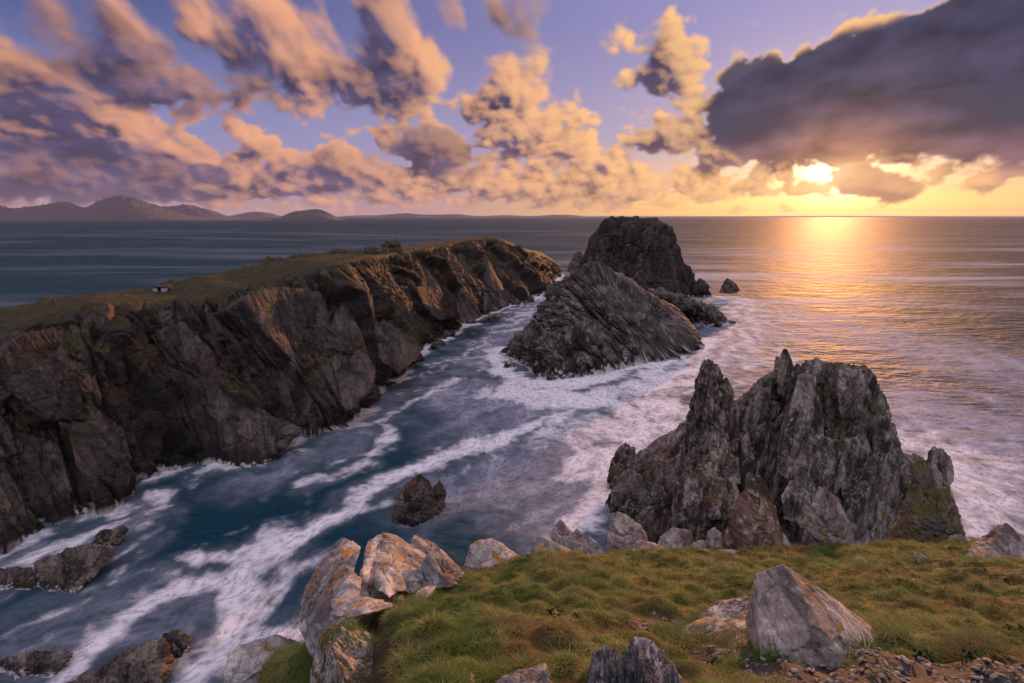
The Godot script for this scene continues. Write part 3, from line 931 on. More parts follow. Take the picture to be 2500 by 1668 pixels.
func stacks() -> void:
	var s := style(Vector3(0.66, -0.62, 0.42), Vector3(0.55, 0.75, 0.1), Vector3(6.5, 4.2, 16), 3.3, 0.4, Vector3(0.026, 0.023, 0.024), Vector3(0.078, 0.070, 0.068), Vector3(0.20, 0.18, 0.172))
	s.fine = 0.5
	s.wet = 4.0
	s.white = 0.35
	s.surf = 2.6
	s.second = 0.80
	s.strata = 0.13
	s.beds = 2.6
	var t := thing("sea_stack", Vector3(42.28, 0, -235), "dark pyramid-shaped sea stack of jagged tilted beds in the middle of the channel", "sea stack")
	rock_part("main_mass", [Vector3(33.131, 35.128, -240), Vector3(38.399, 37.067, -243), Vector3(48.74, 34.403, -247), Vector3(65.074, 26.017, -250), Vector3(81.008, 15.283, -252), Vector3(90.575, 3.551, -243), Vector3(90.198, -2.518, -229), Vector3(63.699, -3.482, -208), Vector3(44.345, -3.508, -195), Vector3(28.731, -4.421, -183), Vector3(15.272, -3.861, -179), Vector3(9.887, 9.298, -227), Vector3(13.031, 20.28, -233), Vector3(23.204, 30.214, -237), Vector3(14.048, -1.638, -185), Vector3(31.598, 14.826, -295), Vector3(95.969, -0.648, -295)], 140, s, M.mid, t)
	rock_part("left_apron", [Vector3(-5.017, -9.301, -208), Vector3(-4.459, -0.061, -220), Vector3(-0.198, 4.656, -226), Vector3(11.467, 12.715, -232), Vector3(23.352, 19.768, -236), Vector3(20.186, -3.365, -180), Vector3(8.811, -5.196, -178), Vector3(1.705, -6.885, -190), Vector3(17.313, 0.81, -265)], 90, s, M.mid, t)
	var rings = [[-4, 89.95, 134.27, -300, 26], [0, 92.27, 124.76, -300, 22], [7, 94.35, 115.03, -300, 15], [13, 78.44, 99.61, -290, 10], [18, 69.51, 84.14, -285, 5], [20, 73.04, 76.7, -285, 0.5]]
	add("right_shoulder", rock_sheet(ring_rows(rings, 14, 2.0, 0.25, 9.0), [6, 24, 22, 16, 6], 190, true, s, t.position), M.mid, t)
	# ribs that stand out of its face along the tilted beds
	for g in [
		[Vector3(6.33, -1.813, -192), Vector3(12.052, 9.167, -196), Vector3(27.711, 17.285, -206), Vector3(31.925, 17.606, -208), Vector3(27.23, 8.129, -200), Vector3(16.93, -1.169, -190), Vector3(14.441, 2.928, -187), Vector3(22.619, 6.573, -206)],
		[Vector3(20.538, -3.304, -190), Vector3(25.42, 9.94, -200), Vector3(34.032, 17.756, -210), Vector3(38.438, 16.416, -212), Vector3(35.136, 8.129, -200), Vector3(29.991, -1.879, -190), Vector3(25.646, 1.506, -186), Vector3(32.281, 5.536, -210)],
		[Vector3(43.931, -1.65, -202), Vector3(42.195, 18.274, -222), Vector3(41.166, 29.277, -238), Vector3(45.899, 31.471, -240), Vector3(54.895, 20.45, -232), Vector3(66.393, 6.918, -220), Vector3(72.025, 0.766, -212), Vector3(55.172, -1.317, -204), Vector3(53.556, 8.181, -232)],
		[Vector3(61.663, 3.98, -216), Vector3(54.156, 21.495, -238), Vector3(48.014, 32.427, -246), Vector3(52.539, 33.671, -248), Vector3(66.417, 21.495, -238), Vector3(79.61, 7.035, -228), Vector3(84.738, 3.43, -222), Vector3(73.909, 1.081, -218), Vector3(68.23, 10.248, -242)],
	]:
		rock_part("rib", g, 56, s, M.mid, t)
	var s2 := style(Vector3(0.12, 0.97, 0.1), Vector3(0.9, 0, 0.4), Vector3(4.5, 4.0, 46), 3.0, 0.3, Vector3(0.026, 0.022, 0.021), Vector3(0.062, 0.053, 0.049), Vector3(0.125, 0.108, 0.095))
	s2.fine = 0.3
	s2.strata = 0.55
	s2.beds = 0.6
	s2.second = 0.20
	s2.surf = 2.2
	s2.grass = 0.86
	s2.wet = 4.0
	t = thing("sea_stack", Vector3(94.19, 0, -400), "tall flat-topped sea stack with fluted walls farthest out, behind the pyramid-shaped one", "sea stack")
	rock_part("main_mass", [Vector3(47.823, -3.905, -395), Vector3(50.646, 22.867, -397), Vector3(55.566, 36.09, -397), Vector3(64.201, 49.077, -398), Vector3(69.685, 56.477, -399), Vector3(74.578, 58.718, -401), Vector3(94.918, 59.035, -403), Vector3(113.081, 56.442, -403), Vector3(122.555, 50.948, -401), Vector3(127.537, 34.32, -399), Vector3(131.265, 12.809, -397), Vector3(131.527, -5.973, -387), Vector3(87.817, -7.922, -370), Vector3(53.293, -5.561, -375), Vector3(81.149, 51.808, -391), Vector3(105.578, 50.539, -391), Vector3(63.941, 2.041, -455), Vector3(143.384, 2.041, -455), Vector3(84.014, 50.781, -440), Vector3(120.541, 50.781, -440)], 110, s2, M.far, t)
	rock_part("right_step", [Vector3(120.56, -5.803, -386), Vector3(121.631, 26.618, -392), Vector3(127.573, 30.241, -396), Vector3(135.498, 22.96, -396), Vector3(142.617, 9.811, -394), Vector3(144.627, -6.484, -390), Vector3(126.266, -9.757, -380), Vector3(141.97, 6.244, -422)], 44, s2, M.far, t)
	rock_part("right_step", [Vector3(135.464, -5.462, -384), Vector3(138.568, 9.655, -390), Vector3(144.062, 12.495, -394), Vector3(150.929, 6.579, -393), Vector3(157.553, -4.789, -390), Vector3(142.46, -7.431, -380), Vector3(154.007, 0.171, -414)], 36, s2, M.far, t)

func ruined_stack() -> void:
	# the big broken stack right of the channel: block, teeth, flank and the tall spire
	var s := style(Vector3(0.22, 0.95, -0.15), Vector3(0.85, -0.1, 0.5), Vector3(2.6, 1.9, 9.0), 1.3, 0.2, Vector3(0.044, 0.037, 0.034), Vector3(0.185, 0.155, 0.138), Vector3(0.43, 0.38, 0.345))
	s.grass = 0.60
	s.white = 0.5
	s.surf = 2.0
	s.strata = 0.16
	s.beds = 3.0
	s.second = 0.42
	s.wet = 2.5
	var t := thing("ruined_stack", Vector3(64.04, 0, -88), "big broken grey stack with mossy top on the right, behind the brown pyramid rock", "sea stack")
	rock_part("main_mass", [Vector3(45.845, -2.809, -82), Vector3(47.889, 12.95, -84), Vector3(48.126, 19.445, -83), Vector3(51.59, 33.468, -88), Vector3(53.113, 34.398, -89), Vector3(55.844, 34.561, -89), Vector3(64.656, 32.865, -90), Vector3(67.019, 30.689, -90), Vector3(68.065, 26.126, -89), Vector3(71.71, 19.639, -88), Vector3(77.037, -4.341, -84), Vector3(56.978, 3.319, -74), Vector3(55.162, 22.755, -83), Vector3(60.447, 22.306, -84), Vector3(59.092, 30.544, -98), Vector3(71.773, 28.866, -99), Vector3(57.318, -8.162, -104), Vector3(90.214, -8.162, -104)], 120, s.merged({"moss": 1.0, "moss_from": 14.0}, true), M.mid, t)
	var s2 := s.merged({"amp": 0.85, "grass": 0.8}, true)
	rock_part("left_shoulder", [Vector3(44.514, 4.256, -91), Vector3(42.985, 24.673, -94), Vector3(44.963, 26.107, -95), Vector3(51.003, 29.631, -96), Vector3(52.319, 31.411, -96), Vector3(56.242, 30.701, -96), Vector3(56.927, 18.716, -92), Vector3(52.478, 4.218, -88), Vector3(47.44, 4.218, -88), Vector3(48.882, 19.918, -104), Vector3(60.621, 27.1, -104), Vector3(58.196, 0.625, -108)], 80, s2, M.mid, t)
	rock_part("right_shoulder", [Vector3(70.421, -3.575, -83), Vector3(70.362, 13.606, -86), Vector3(72.811, 17.584, -89), Vector3(76.955, 15.299, -90), Vector3(82.425, 12.772, -91), Vector3(85.578, 8.184, -90), Vector3(85.755, 3.273, -88), Vector3(84.452, -4.341, -84), Vector3(72.299, 0.255, -78), Vector3(72.172, 13.218, -82), Vector3(86.507, 3.924, -102), Vector3(97.287, -5.54, -100)], 80, s.merged({"grass": 0.9}, true), M.mid, t)
	rock_part("knob", [Vector3(81.465, 10.37, -92), Vector3(82.043, 15.026, -93), Vector3(83.18, 16.235, -93), Vector3(86.588, 13.597, -94), Vector3(89.289, 9.773, -94), Vector3(87.052, 8.278, -92), Vector3(81.572, 9.589, -90), Vector3(88.948, 9.139, -98)], 34, s2, M.mid, t)
	var fine := s.merged({"amp": 0.30, "ridge": 0.12, "grass": 2.0}, true)
	for g in [
		[Vector3(47.584, 28.962, -87), Vector3(49.903, 28.67, -89), Vector3(48.93, 37.177, -88), Vector3(48.389, 37.179, -88.3), Vector3(47.582, 32.959, -88.6), Vector3(51.157, 32.898, -88.8), Vector3(51.085, 27.768, -88)],
		[Vector3(46.908, 26.928, -88), Vector3(49.823, 26.126, -89), Vector3(47.583, 35.573, -88), Vector3(47.117, 35.76, -88.2), Vector3(47.209, 32.137, -88.6), Vector3(49.291, 32.074, -88.8)],
		[Vector3(49.489, 26.887, -87), Vector3(52.839, 26.507, -88), Vector3(51.211, 34.193, -87.2), Vector3(50.249, 34.813, -87), Vector3(49.743, 31.634, -87.6), Vector3(52.361, 31.569, -87.8)],
		[Vector3(51.262, 28.91, -86), Vector3(53.892, 28.549, -87), Vector3(51.965, 35.283, -86.2), Vector3(51.117, 35.656, -86), Vector3(51.491, 31.958, -86.6), Vector3(53.354, 32.703, -86.8)],
		[Vector3(50.945, 31.513, -85.5), Vector3(55.888, 30.875, -86.2), Vector3(55.531, 34.711, -86.8), Vector3(53.388, 35.747, -86.8), Vector3(51.539, 35.009, -86.6), Vector3(54.413, 33.081, -88.2)],
		[Vector3(64.016, 28.605, -88), Vector3(67.613, 27.825, -89), Vector3(65.171, 32.426, -88.2), Vector3(63.556, 33.794, -88), Vector3(62.996, 32.959, -88.6), Vector3(67.145, 30.081, -89.8)],
	]:
		rock_part("tooth", g, 24, fine, M.mid, t)
	# slabs and pillars leaning on its face
	for g in [
		[Vector3(44.848, 17.652, -78.5), Vector3(47.2, 16.715, -78), Vector3(52.268, 21.644, -78.5), Vector3(51.461, 33.898, -83), Vector3(49.163, 34.514, -83), Vector3(45.735, 24.89, -80), Vector3(51.475, 26.621, -81.5), Vector3(52.386, 15.225, -83), Vector3(55.508, 17.768, -83)],
		[Vector3(47.797, 13.647, -77), Vector3(51.954, 13.138, -76.5), Vector3(56.19, 16.311, -78), Vector3(54.924, 23.538, -79.5), Vector3(50.595, 24.718, -79.5), Vector3(47.042, 17.922, -78), Vector3(54.176, 14.919, -82), Vector3(57.124, 18.277, -82)],
		[Vector3(44.827, 11.654, -75), Vector3(48.366, 9.961, -74.5), Vector3(51.631, 11.824, -76), Vector3(50.263, 16.871, -77), Vector3(46.482, 17.393, -77.5), Vector3(44.411, 15.05, -76), Vector3(50.796, 11.841, -80)],
		[Vector3(56.737, 8.7, -77), Vector3(62.112, 7.186, -78), Vector3(62.928, 16.568, -79), Vector3(59.402, 24.101, -80), Vector3(55.857, 23.308, -80), Vector3(55.435, 15.5, -78), Vector3(61.837, 14.369, -83)],
		[Vector3(64.242, 10.382, -81), Vector3(68.929, 9.769, -82), Vector3(69, 17.768, -83), Vector3(66.103, 25.189, -84), Vector3(62.842, 26.412, -84), Vector3(63.217, 18.277, -82), Vector3(69.496, 15.733, -87)],
		[Vector3(56.605, 26.212, -82.5), Vector3(61.163, 25.604, -83), Vector3(62.172, 30.43, -84), Vector3(60.361, 34.058, -85), Vector3(56.589, 34.058, -85), Vector3(55.474, 30.782, -83), Vector3(61.27, 29.374, -87)],
	]:
		rock_part("slab", g, 50, fine, M.mid, t)
	var sb := s.merged({"m": axes(Vector3(0.5, 0.8, -0.2), Vector3(0.7, -0.2, 0.6), Vector3(2.2, 1.8, 3.4)), "mid": Vector3(0.18, 0.14, 0.13), "light": Vector3(0.34, 0.28, 0.26), "rust": 0.5, "grass": 0.95, "amp": 1.0}, true)
	t = thing("blocky_flank", Vector3(35.52, 0, -97), "reddish blocky rock slope running down from the tall spire to the foam", "rock")
	rock_part("main_mass", [Vector3(18.761, -10.67, -98), Vector3(19.694, -0.853, -96), Vector3(20.988, 3.066, -98), Vector3(25.005, 10.632, -98), Vector3(29.357, 13.589, -98), Vector3(33.131, 17.471, -98), Vector3(36.543, 20.744, -97), Vector3(45.3, 21.213, -97), Vector3(46.477, 9.971, -91), Vector3(43.199, -1.128, -81), Vector3(29.763, 0.381, -79), Vector3(23.304, -3.706, -87), Vector3(31.53, 10.365, -87), Vector3(41.687, 11.985, -107), Vector3(28.734, -3.327, -111), Vector3(54.611, -1.024, -111)], 110, sb, M.mid, t)
	rock_part("knob", [Vector3(21.063, 0.7, -103), Vector3(26.723, 0.161, -103), Vector3(27.582, 9.27, -106), Vector3(25.592, 10.287, -107), Vector3(23.49, 8.952, -106), Vector3(21.807, 4.987, -106), Vector3(26.054, 4.03, -110), Vector3(29.249, 1.788, -110)], 36, sb.merged({"amp": 0.7}, true), M.mid, t)
	for g in [
		[Vector3(23.739, 1.066, -83), Vector3(27.492, 0.868, -82), Vector3(30.998, 4.946, -84), Vector3(30.155, 13.606, -86), Vector3(26.263, 15.733, -87), Vector3(23.308, 9.727, -85), Vector3(29.426, 5.821, -90)],
		[Vector3(25.638, 7.021, -77), Vector3(28.369, 6.037, -76), Vector3(31.367, 9.534, -77), Vector3(30.655, 17.383, -79), Vector3(28.545, 20.104, -80), Vector3(26.028, 14.929, -79), Vector3(31, 10.91, -83)],
		[Vector3(19.715, -1.617, -91), Vector3(22.788, -1.723, -89), Vector3(26.482, 2.316, -91), Vector3(26.088, 9.83, -93), Vector3(23.215, 10.736, -94), Vector3(20.18, 5.971, -93), Vector3(24.36, 1.607, -97)],
	]:
		rock_part("block", g, 50, sb.merged({"amp": 0.5}, true), M.mid, t)
	var sp := s.merged({"m": axes(Vector3(0.06, 0.98, -0.05), Vector3(0.8, -0.1, 0.6), Vector3(1.5, 1.2, 4.4)), "amp": 0.75, "ridge": 0.2, "grass": 0.8, "lichen": 0.5, "rust": 0.35, "mid": Vector3(0.17, 0.14, 0.128)}, true)
	t = thing("rock_spire", Vector3(32.21, 4, -72), "tall slender grey spire with a blunt lichened tip, left of the broken stack", "rock spire")
	var rings := [[4, 25.78, 40.47, -73, 8], [8.1, 26.26, 39.01, -73, 7], [16.7, 26.46, 36.35, -72.6, 5.5], [24.1, 26.96, 34.54, -72.4, 4.4], [31.2, 27.3, 33.06, -72.2, 3.2], [34, 27.58, 32.19, -72.2, 2.4], [36.7, 27.7, 30.65, -72.1, 1.6], [38.4, 27.83, 29.88, -72, 1], [39.5, 28.24, 29.07, -72, 0.3]]
	add("main_mass", rock_sheet(ring_rows(rings, 16, 2.2, 0.12, 5.0), [12, 40, 40, 40, 16, 16, 12, 8], 280, true, sp, t.position), M.mid, t)
	for g in [
		[Vector3(30.465, 30.784, -70.5), Vector3(33.21, 30.021, -71.5), Vector3(32.631, 34.795, -71.6), Vector3(31.426, 37.216, -71.6), Vector3(30.254, 36.344, -71), Vector3(32.134, 33.79, -72.5)],
		[Vector3(26.524, 31.741, -69), Vector3(29.274, 31.323, -69.2), Vector3(29.119, 36.644, -70.1), Vector3(27.965, 37.761, -70.3), Vector3(26.817, 36.383, -69.9), Vector3(28.526, 34.224, -71.3)],
		[Vector3(23.195, 19.389, -63), Vector3(25.547, 18.021, -62.5), Vector3(27.568, 19.748, -63.5), Vector3(27.079, 23.872, -64.5), Vector3(25.167, 25.602, -65), Vector3(23.55, 22.528, -64.5), Vector3(26.986, 19.667, -67)],
		[Vector3(27.112, 19.389, -63), Vector3(30.46, 19.05, -63), Vector3(31.914, 20.795, -64), Vector3(31.441, 23.592, -65), Vector3(28.262, 24.935, -65), Vector3(26.93, 22.147, -64), Vector3(30.795, 19.667, -67)],
		[Vector3(25.392, 22.917, -65), Vector3(28.428, 22.354, -64.8), Vector3(32.544, 23.032, -66), Vector3(32.531, 26.338, -67.5), Vector3(28.962, 27.696, -67.5), Vector3(26.449, 25.909, -67), Vector3(30.578, 23.485, -69)],
		[Vector3(33.433, 20.785, -67.5), Vector3(35.206, 21.205, -68), Vector3(35.62, 25.59, -69), Vector3(34.329, 29.498, -69.5), Vector3(33.165, 28.583, -68.5), Vector3(35.427, 24.128, -70.5)],
	]:
		rock_part("block", g, 36, sp.merged({"amp": 0.3, "ridge": 0.1}, true), M.mid, t)

# ---------------------------------------------------------------- the sea and its foam
func sea() -> void:
	var size := 1024
	var a := seamless(noise(301, 5.0 / size, 6), size)
	var nb := noise(302, 22.0 / size, 4)
	var b := seamless(nb, size)
	var hb := PackedByteArray()
	hb.resize(size * size)
	for i in size * size:
		hb[i] = int(clampf(a[i] * 0.72 + b[i] * 0.28, 0.0, 255.0))
	var m := StandardMaterial3D.new()
	m.albedo_color = Color(0.004, 0.032, 0.052).linear_to_srgb()
	m.roughness = 0.68
	m.metallic_specular = 0.18
	m.heightmap_enabled = true
	m.heightmap_texture = ImageTexture.create_from_image(Image.create_from_data(size, size, false, Image.FORMAT_L8, hb))
	m.heightmap_scale = 330.0
	m.uv1_scale = Vector3(56000.0 / 210.0, 56000.0 / 95.0, 1)
	var pm := PlaneMesh.new()
	pm.size = Vector2(56000, 56000)
	add("sea", pm, m).set_meta("kind", "structure")

# foam left by the swell: lines along the water with a width (m) and a strength
var FOAM := [
	# the raft winding through the channel
	[[Vector3(-62.389, 0, -53.054), Vector3(-60.333, 0, -57.992), Vector3(-59.896, 0, -63.706), Vector3(-56.952, 0, -69.914), Vector3(-51.116, 0, -73.092), Vector3(-47.721, 0, -76.296), Vector3(-46.69, 0, -81.939), Vector3(-43.05, 0, -86.515), Vector3(-38.443, 0, -92.307), Vector3(-33.615, 0, -103.278), Vector3(-26.745, 0, -112.291), Vector3(-19.236, 0, -118.392), Vector3(-9.926, 0, -126.694), Vector3(3.158, 0, -138.26), Vector3(18.574, 0, -151.886)], 3.6, 1.0],
	[[Vector3(-48.516, 0, -74.987), Vector3(-43.221, 0, -70.395), Vector3(-39.683, 0, -65.385), Vector3(-38.609, 0, -61.316), Vector3(-40.326, 0, -57.64), Vector3(-42.652, 0, -54.624)], 4.2, 0.95],
	[[Vector3(-43.832, 0, -84.502), Vector3(-41.106, 0, -78.333), Vector3(-41.593, 0, -72.886), Vector3(-42.496, 0, -68.968)], 5.0, 0.7],
	[[Vector3(-36.956, 0, -79.505), Vector3(-39.158, 0, -73.924), Vector3(-42.541, 0, -71.873)], 3.5, 0.5],
	[[Vector3(-56.372, 0, -80.102), Vector3(-53.527, 0, -81.319), Vector3(-49.246, 0, -80.706), Vector3(-47.301, 0, -83.204)], 3.0, 0.95],
	[[Vector3(-35.01, 0, -64.537), Vector3(-31.756, 0, -66.251), Vector3(-29, 0, -69.914)], 4.0, 0.5],
	[[Vector3(-38.757, 0, -56.947), Vector3(-36.468, 0, -62.096), Vector3(-31.738, 0, -64.537)], 3.5, 0.85],
	[[Vector3(-45.927, 0, -107.518), Vector3(-42.119, 0, -111.222), Vector3(-37.456, 0, -116.754), Vector3(-34.778, 0, -128.043), Vector3(-37.652, 0, -139.84)], 3.6, 0.7],
	[[Vector3(-43.264, 0, -117.92), Vector3(-38.041, 0, -122.795), Vector3(-31.813, 0, -125.37)], 2.5, 0.4],
	[[Vector3(-30.236, 0, -97.947), Vector3(-26.379, 0, -101.446), Vector3(-19.619, 0, -107.12), Vector3(-10.224, 0, -115.609)], 2.0, 0.4],
	[[Vector3(-40.174, 0, -144.783), Vector3(-34.873, 0, -157.644), Vector3(-25.87, 0, -175.141), Vector3(-18.995, 0, -185.293)], 3.0, 0.75],
	[[Vector3(-25.453, 0, -151.886), Vector3(-19.114, 0, -170.442), Vector3(-8.848, 0, -180.085)], 2.5, 0.3],
	[[Vector3(-35.494, 0, -168.179), Vector3(-31.427, 0, -202.734), Vector3(-23.369, 0, -231.345), Vector3(-10.334, 0, -263.359)], 5.0, 0.5],
	[[Vector3(-30.539, 0, -196.592), Vector3(-24.969, 0, -209.245), Vector3(-17.861, 0, -239.714)], 3.0, 0.6],
	[[Vector3(-77.949, 0, -103.278), Vector3(-75.282, 0, -99.67), Vector3(-74.148, 0, -97.106)], 3.2, 0.8],
	[[Vector3(-73.962, 0, -97.947), Vector3(-67.127, 0, -91.547)], 2.0, 0.3],
	[[Vector3(-52.827, 0, -100.551), Vector3(-52.82, 0, -107.12), Vector3(-51.303, 0, -113.378)], 1.5, 0.4],
	# swirls at the lower left
	[[Vector3(-87.032, 0, -74.987), Vector3(-87.067, 0, -80.706), Vector3(-85.362, 0, -85.164), Vector3(-82.922, 0, -91.547), Vector3(-81.113, 0, -96.276)], 4.5, 0.65],
	[[Vector3(-84.201, 0, -81.939), Vector3(-83.977, 0, -84.502), Vector3(-83.513, 0, -86.928)], 2.0, 0.9],
	[[Vector3(-71.966, 0, -79.505), Vector3(-71.958, 0, -87.205), Vector3(-74.325, 0, -93.078), Vector3(-81.405, 0, -97.947)], 3.0, 0.5],
	[[Vector3(-67.37, 0, -74.452), Vector3(-67.008, 0, -81.319), Vector3(-66.009, 0, -85.835)], 3.0, 0.4],
	[[Vector3(-73.765, 0, -61.316), Vector3(-70.904, 0, -63.706), Vector3(-66.828, 0, -65.816), Vector3(-63.225, 0, -68.968), Vector3(-59.701, 0, -71.873)], 5.0, 0.5],
	[[Vector3(-78.243, 0, -68.042), Vector3(-73.86, 0, -70.882), Vector3(-69.898, 0, -73.924)], 4.0, 0.4],
	[[Vector3(-70.198, 0, -57.64), Vector3(-68.051, 0, -60.551), Vector3(-65.008, 0, -62.096)], 4.0, 0.4],
	[[Vector3(-64.74, 0, -72.886), Vector3(-63.348, 0, -76.075)], 1.5, 0.4],
	[[Vector3(-50.715, 0, -64.537), Vector3(-50.226, 0, -68.042), Vector3(-46.382, 0, -68.502), Vector3(-42.66, 0, -65.385)], 1.6, 0.35],
	[[Vector3(-48.377, 0, -54.624), Vector3(-47.684, 0, -59.802), Vector3(-45.651, 0, -63.706), Vector3(-43.321, 0, -65.385)], 3.0, 0.5],
	# surf along the headland
	[[Vector3(-92.586, 0, -76.075), Vector3(-93.779, 0, -81.939), Vector3(-90.198, 0, -91.85), Vector3(-85.899, 0, -95.948), Vector3(-85.015, 0, -107.12), Vector3(-82.331, 0, -112.291)], 2.5, 0.6],
	[[Vector3(-85.713, 0, -108.121), Vector3(-82.331, 0, -112.291), Vector3(-80.178, 0, -115.609)], 1.6, 1.0],
	[[Vector3(-74.574, 0, -113.378), Vector3(-67.123, 0, -117.451), Vector3(-63.072, 0, -128.043), Vector3(-55.769, 0, -133.708), Vector3(-49.652, 0, -141.453), Vector3(-46.799, 0, -159.653)], 5.0, 0.8],
	[[Vector3(-65.575, 0, -133.708), Vector3(-56.898, 0, -136.712), Vector3(-50.711, 0, -144.783), Vector3(-48.495, 0, -165.97), Vector3(-44.974, 0, -190.787), Vector3(-42.983, 0, -227.364), Vector3(-29.855, 0, -263.359), Vector3(-21.971, 0, -298.264), Vector3(-7.355, 0, -341.485), Vector3(12.608, 0, -366.929), Vector3(29.419, 0, -430.539), Vector3(53.021, 0, -543.522)], 4.5, 1.0],
	[[Vector3(-58.482, 0, -122.795), Vector3(-49.877, 0, -130.82), Vector3(-44.034, 0, -139.84)], 5.0, 0.4],
	# round the pyramid stack
	[[Vector3(-5.08, 0, -231.345), Vector3(-4.363, 0, -196.592), Vector3(4.022, 0, -180.085), Vector3(15.087, 0, -177.581), Vector3(28.906, 0, -185.293), Vector3(45.137, 0, -199.619), Vector3(61.047, 0, -205.942), Vector3(81.647, 0, -223.509), Vector3(98.973, 0, -248.673)], 7.0, 1.0],
	[[Vector3(0.804, 0, -180.085), Vector3(12.532, 0, -163.814), Vector3(29.868, 0, -161.709), Vector3(52.284, 0, -180.085), Vector3(76.322, 0, -202.734)], 14.0, 0.95],
	[[Vector3(15.321, 0, -133.708), Vector3(28.718, 0, -139.84), Vector3(45.218, 0, -153.762), Vector3(61.928, 0, -170.442)], 14.0, 0.8],
	[[Vector3(16.396, 0, -113.378), Vector3(25.55, 0, -122.795), Vector3(38.14, 0, -136.712), Vector3(52.386, 0, -150.052)], 9.0, 0.85],
	[[Vector3(15.577, 0, -93.078), Vector3(18.705, 0, -101.446), Vector3(22.36, 0, -111.222), Vector3(31.849, 0, -130.82), Vector3(46.266, 0, -143.1)], 4.5, 1.0],
	[[Vector3(5.786, 0, -93.078), Vector3(11.807, 0, -99.67), Vector3(19.305, 0, -105.168)], 6.0, 0.45],
	[[Vector3(0.613, 0, -133.708), Vector3(14.946, 0, -157.644), Vector3(31.346, 0, -170.442)], 8.0, 0.45],
	[[Vector3(9.548, 0, -85.835), Vector3(14.078, 0, -88.612), Vector3(18.117, 0, -92.307)], 3.5, 0.9],
	[[Vector3(-9.558, 0, -107.12), Vector3(-2.738, 0, -117.92), Vector3(9.014, 0, -130.82)], 5.0, 0.35],
	[[Vector3(-9.985, 0, -146.501), Vector3(3.642, 0, -161.709), Vector3(11.468, 0, -170.442)], 6.0, 0.4],
	[[Vector3(78.607, 0, -209.245), Vector3(106.113, 0, -239.714), Vector3(127.532, 0, -268.626), Vector3(158.988, 0, -351.962), Vector3(162.84, 0, -391.819)], 20.0, 0.7],
	[[Vector3(64.987, 0, -170.442), Vector3(91.617, 0, -196.592), Vector3(127.007, 0, -231.345)], 14.0, 0.6],
	[[Vector3(160.815, 0, -370.863), Vector3(171.101, 0, -351.962), Vector3(172.924, 0, -304.951)], 12.0, 0.6],
	[[Vector3(76.491, 0, -161.709), Vector3(99.931, 0, -185.293), Vector3(126.518, 0, -196.592)], 9.0, 0.4],
	[[Vector3(48.684, 0, -391.819), Vector3(27.068, 0, -370.863), Vector3(6.895, 0, -319.222), Vector3(-5.637, 0, -258.285)], 9.0, 0.6],
	[[Vector3(-14.3, 0, -216.157), Vector3(-6.33, 0, -291.85), Vector3(18.466, 0, -391.819), Vector3(53.629, 0, -504.753)], 10.0, 0.55],
	[[Vector3(43.016, 0, -932.237), Vector3(75.587, 0, -781.104), Vector3(92.08, 0, -704.573)], 20.0, 0.9],
	[[Vector3(-24.136, 0, -1154.23), Vector3(70.972, 0, -996.234), Vector3(129.047, 0, -932.237)], 24.0, 0.6],
	[[Vector3(-306.416, 0, -588.546), Vector3(-329.707, 0, -704.573), Vector3(-329.75, 0, -825.82)], 14.0, 0.6],
	[[Vector3(-418.303, 0, -504.753), Vector3(-447.107, 0, -641.47), Vector3(-430.517, 0, -781.104), Vector3(-377.934, 0, -781.104)], 26.0, 0.28],
	# the pale water right of the broken stack
	[[Vector3(110.925, 0, -133.708), Vector3(113.948, 0, -125.37), Vector3(112.837, 0, -111.222), Vector3(107.925, 0, -94.654)], 14.0, 0.75],
	[[Vector3(88.189, 0, -86.515), Vector3(98.151, 0, -97.947), Vector3(106.598, 0, -111.222), Vector3(112.586, 0, -128.043)], 6.0, 0.9],
	[[Vector3(109.947, 0, -109.137), Vector3(104.943, 0, -96.276), Vector3(97.432, 0, -83.204)], 12.0, 0.7],
	[[Vector3(125.864, 0, -150.052), Vector3(133.378, 0, -139.84), Vector3(135.7, 0, -122.795)], 12.0, 0.4],
	[[Vector3(124.677, 0, -180.085), Vector3(141.441, 0, -170.442), Vector3(160.132, 0, -157.644)], 12.0, 0.25],
	[[Vector3(169.652, 0, -268.626), Vector3(177.81, 0, -231.345), Vector3(198.83, 0, -209.245)], 14.0, 0.18],
	# round the rock in the channel
	[[Vector3(-24.303, 0, -92.307), Vector3(-19.604, 0, -90.798), Vector3(-14.902, 0, -94.654), Vector3(-13.909, 0, -101.446)], 2.0, 0.55],
	[[Vector3(-15.103, 0, -103.278), Vector3(-11.57, 0, -107.12), Vector3(-6.648, 0, -109.137)], 3.0, 0.35],
	# wide thin veils (negative strength): thin foam film, on the right also painted lilac sky sheen
	[[Vector3(-26.759, 0, -170.442), Vector3(-3.402, 0, -150.052), Vector3(11.923, 0, -122.795), Vector3(11.807, 0, -99.67)], 16.0, -0.34],
	[[Vector3(-11.205, 0, -103.278), Vector3(2.644, 0, -113.378), Vector3(15.345, 0, -105.168), Vector3(10.379, 0, -85.835)], 12.0, -0.30],
	[[Vector3(-13.872, 0, -209.245), Vector3(1.17, 0, -268.626), Vector3(23.883, 0, -370.863)], 16.0, -0.34],
	[[Vector3(3.642, 0, -161.709), Vector3(32.026, 0, -157.644), Vector3(74.166, 0, -196.592), Vector3(134.552, 0, -268.626)], 24.0, -0.42],
	[[Vector3(124.547, 0, -157.644), Vector3(125.634, 0, -133.708), Vector3(118.302, 0, -105.168)], 26.0, -0.42],
	[[Vector3(158.581, 0, -319.222), Vector3(181.352, 0, -268.626), Vector3(195.434, 0, -216.157), Vector3(207.899, 0, -190.787)], 36.0, -0.34],
	[[Vector3(110.859, 0, -170.442), Vector3(131.664, 0, -157.644), Vector3(156.352, 0, -139.84)], 24.0, -0.34],
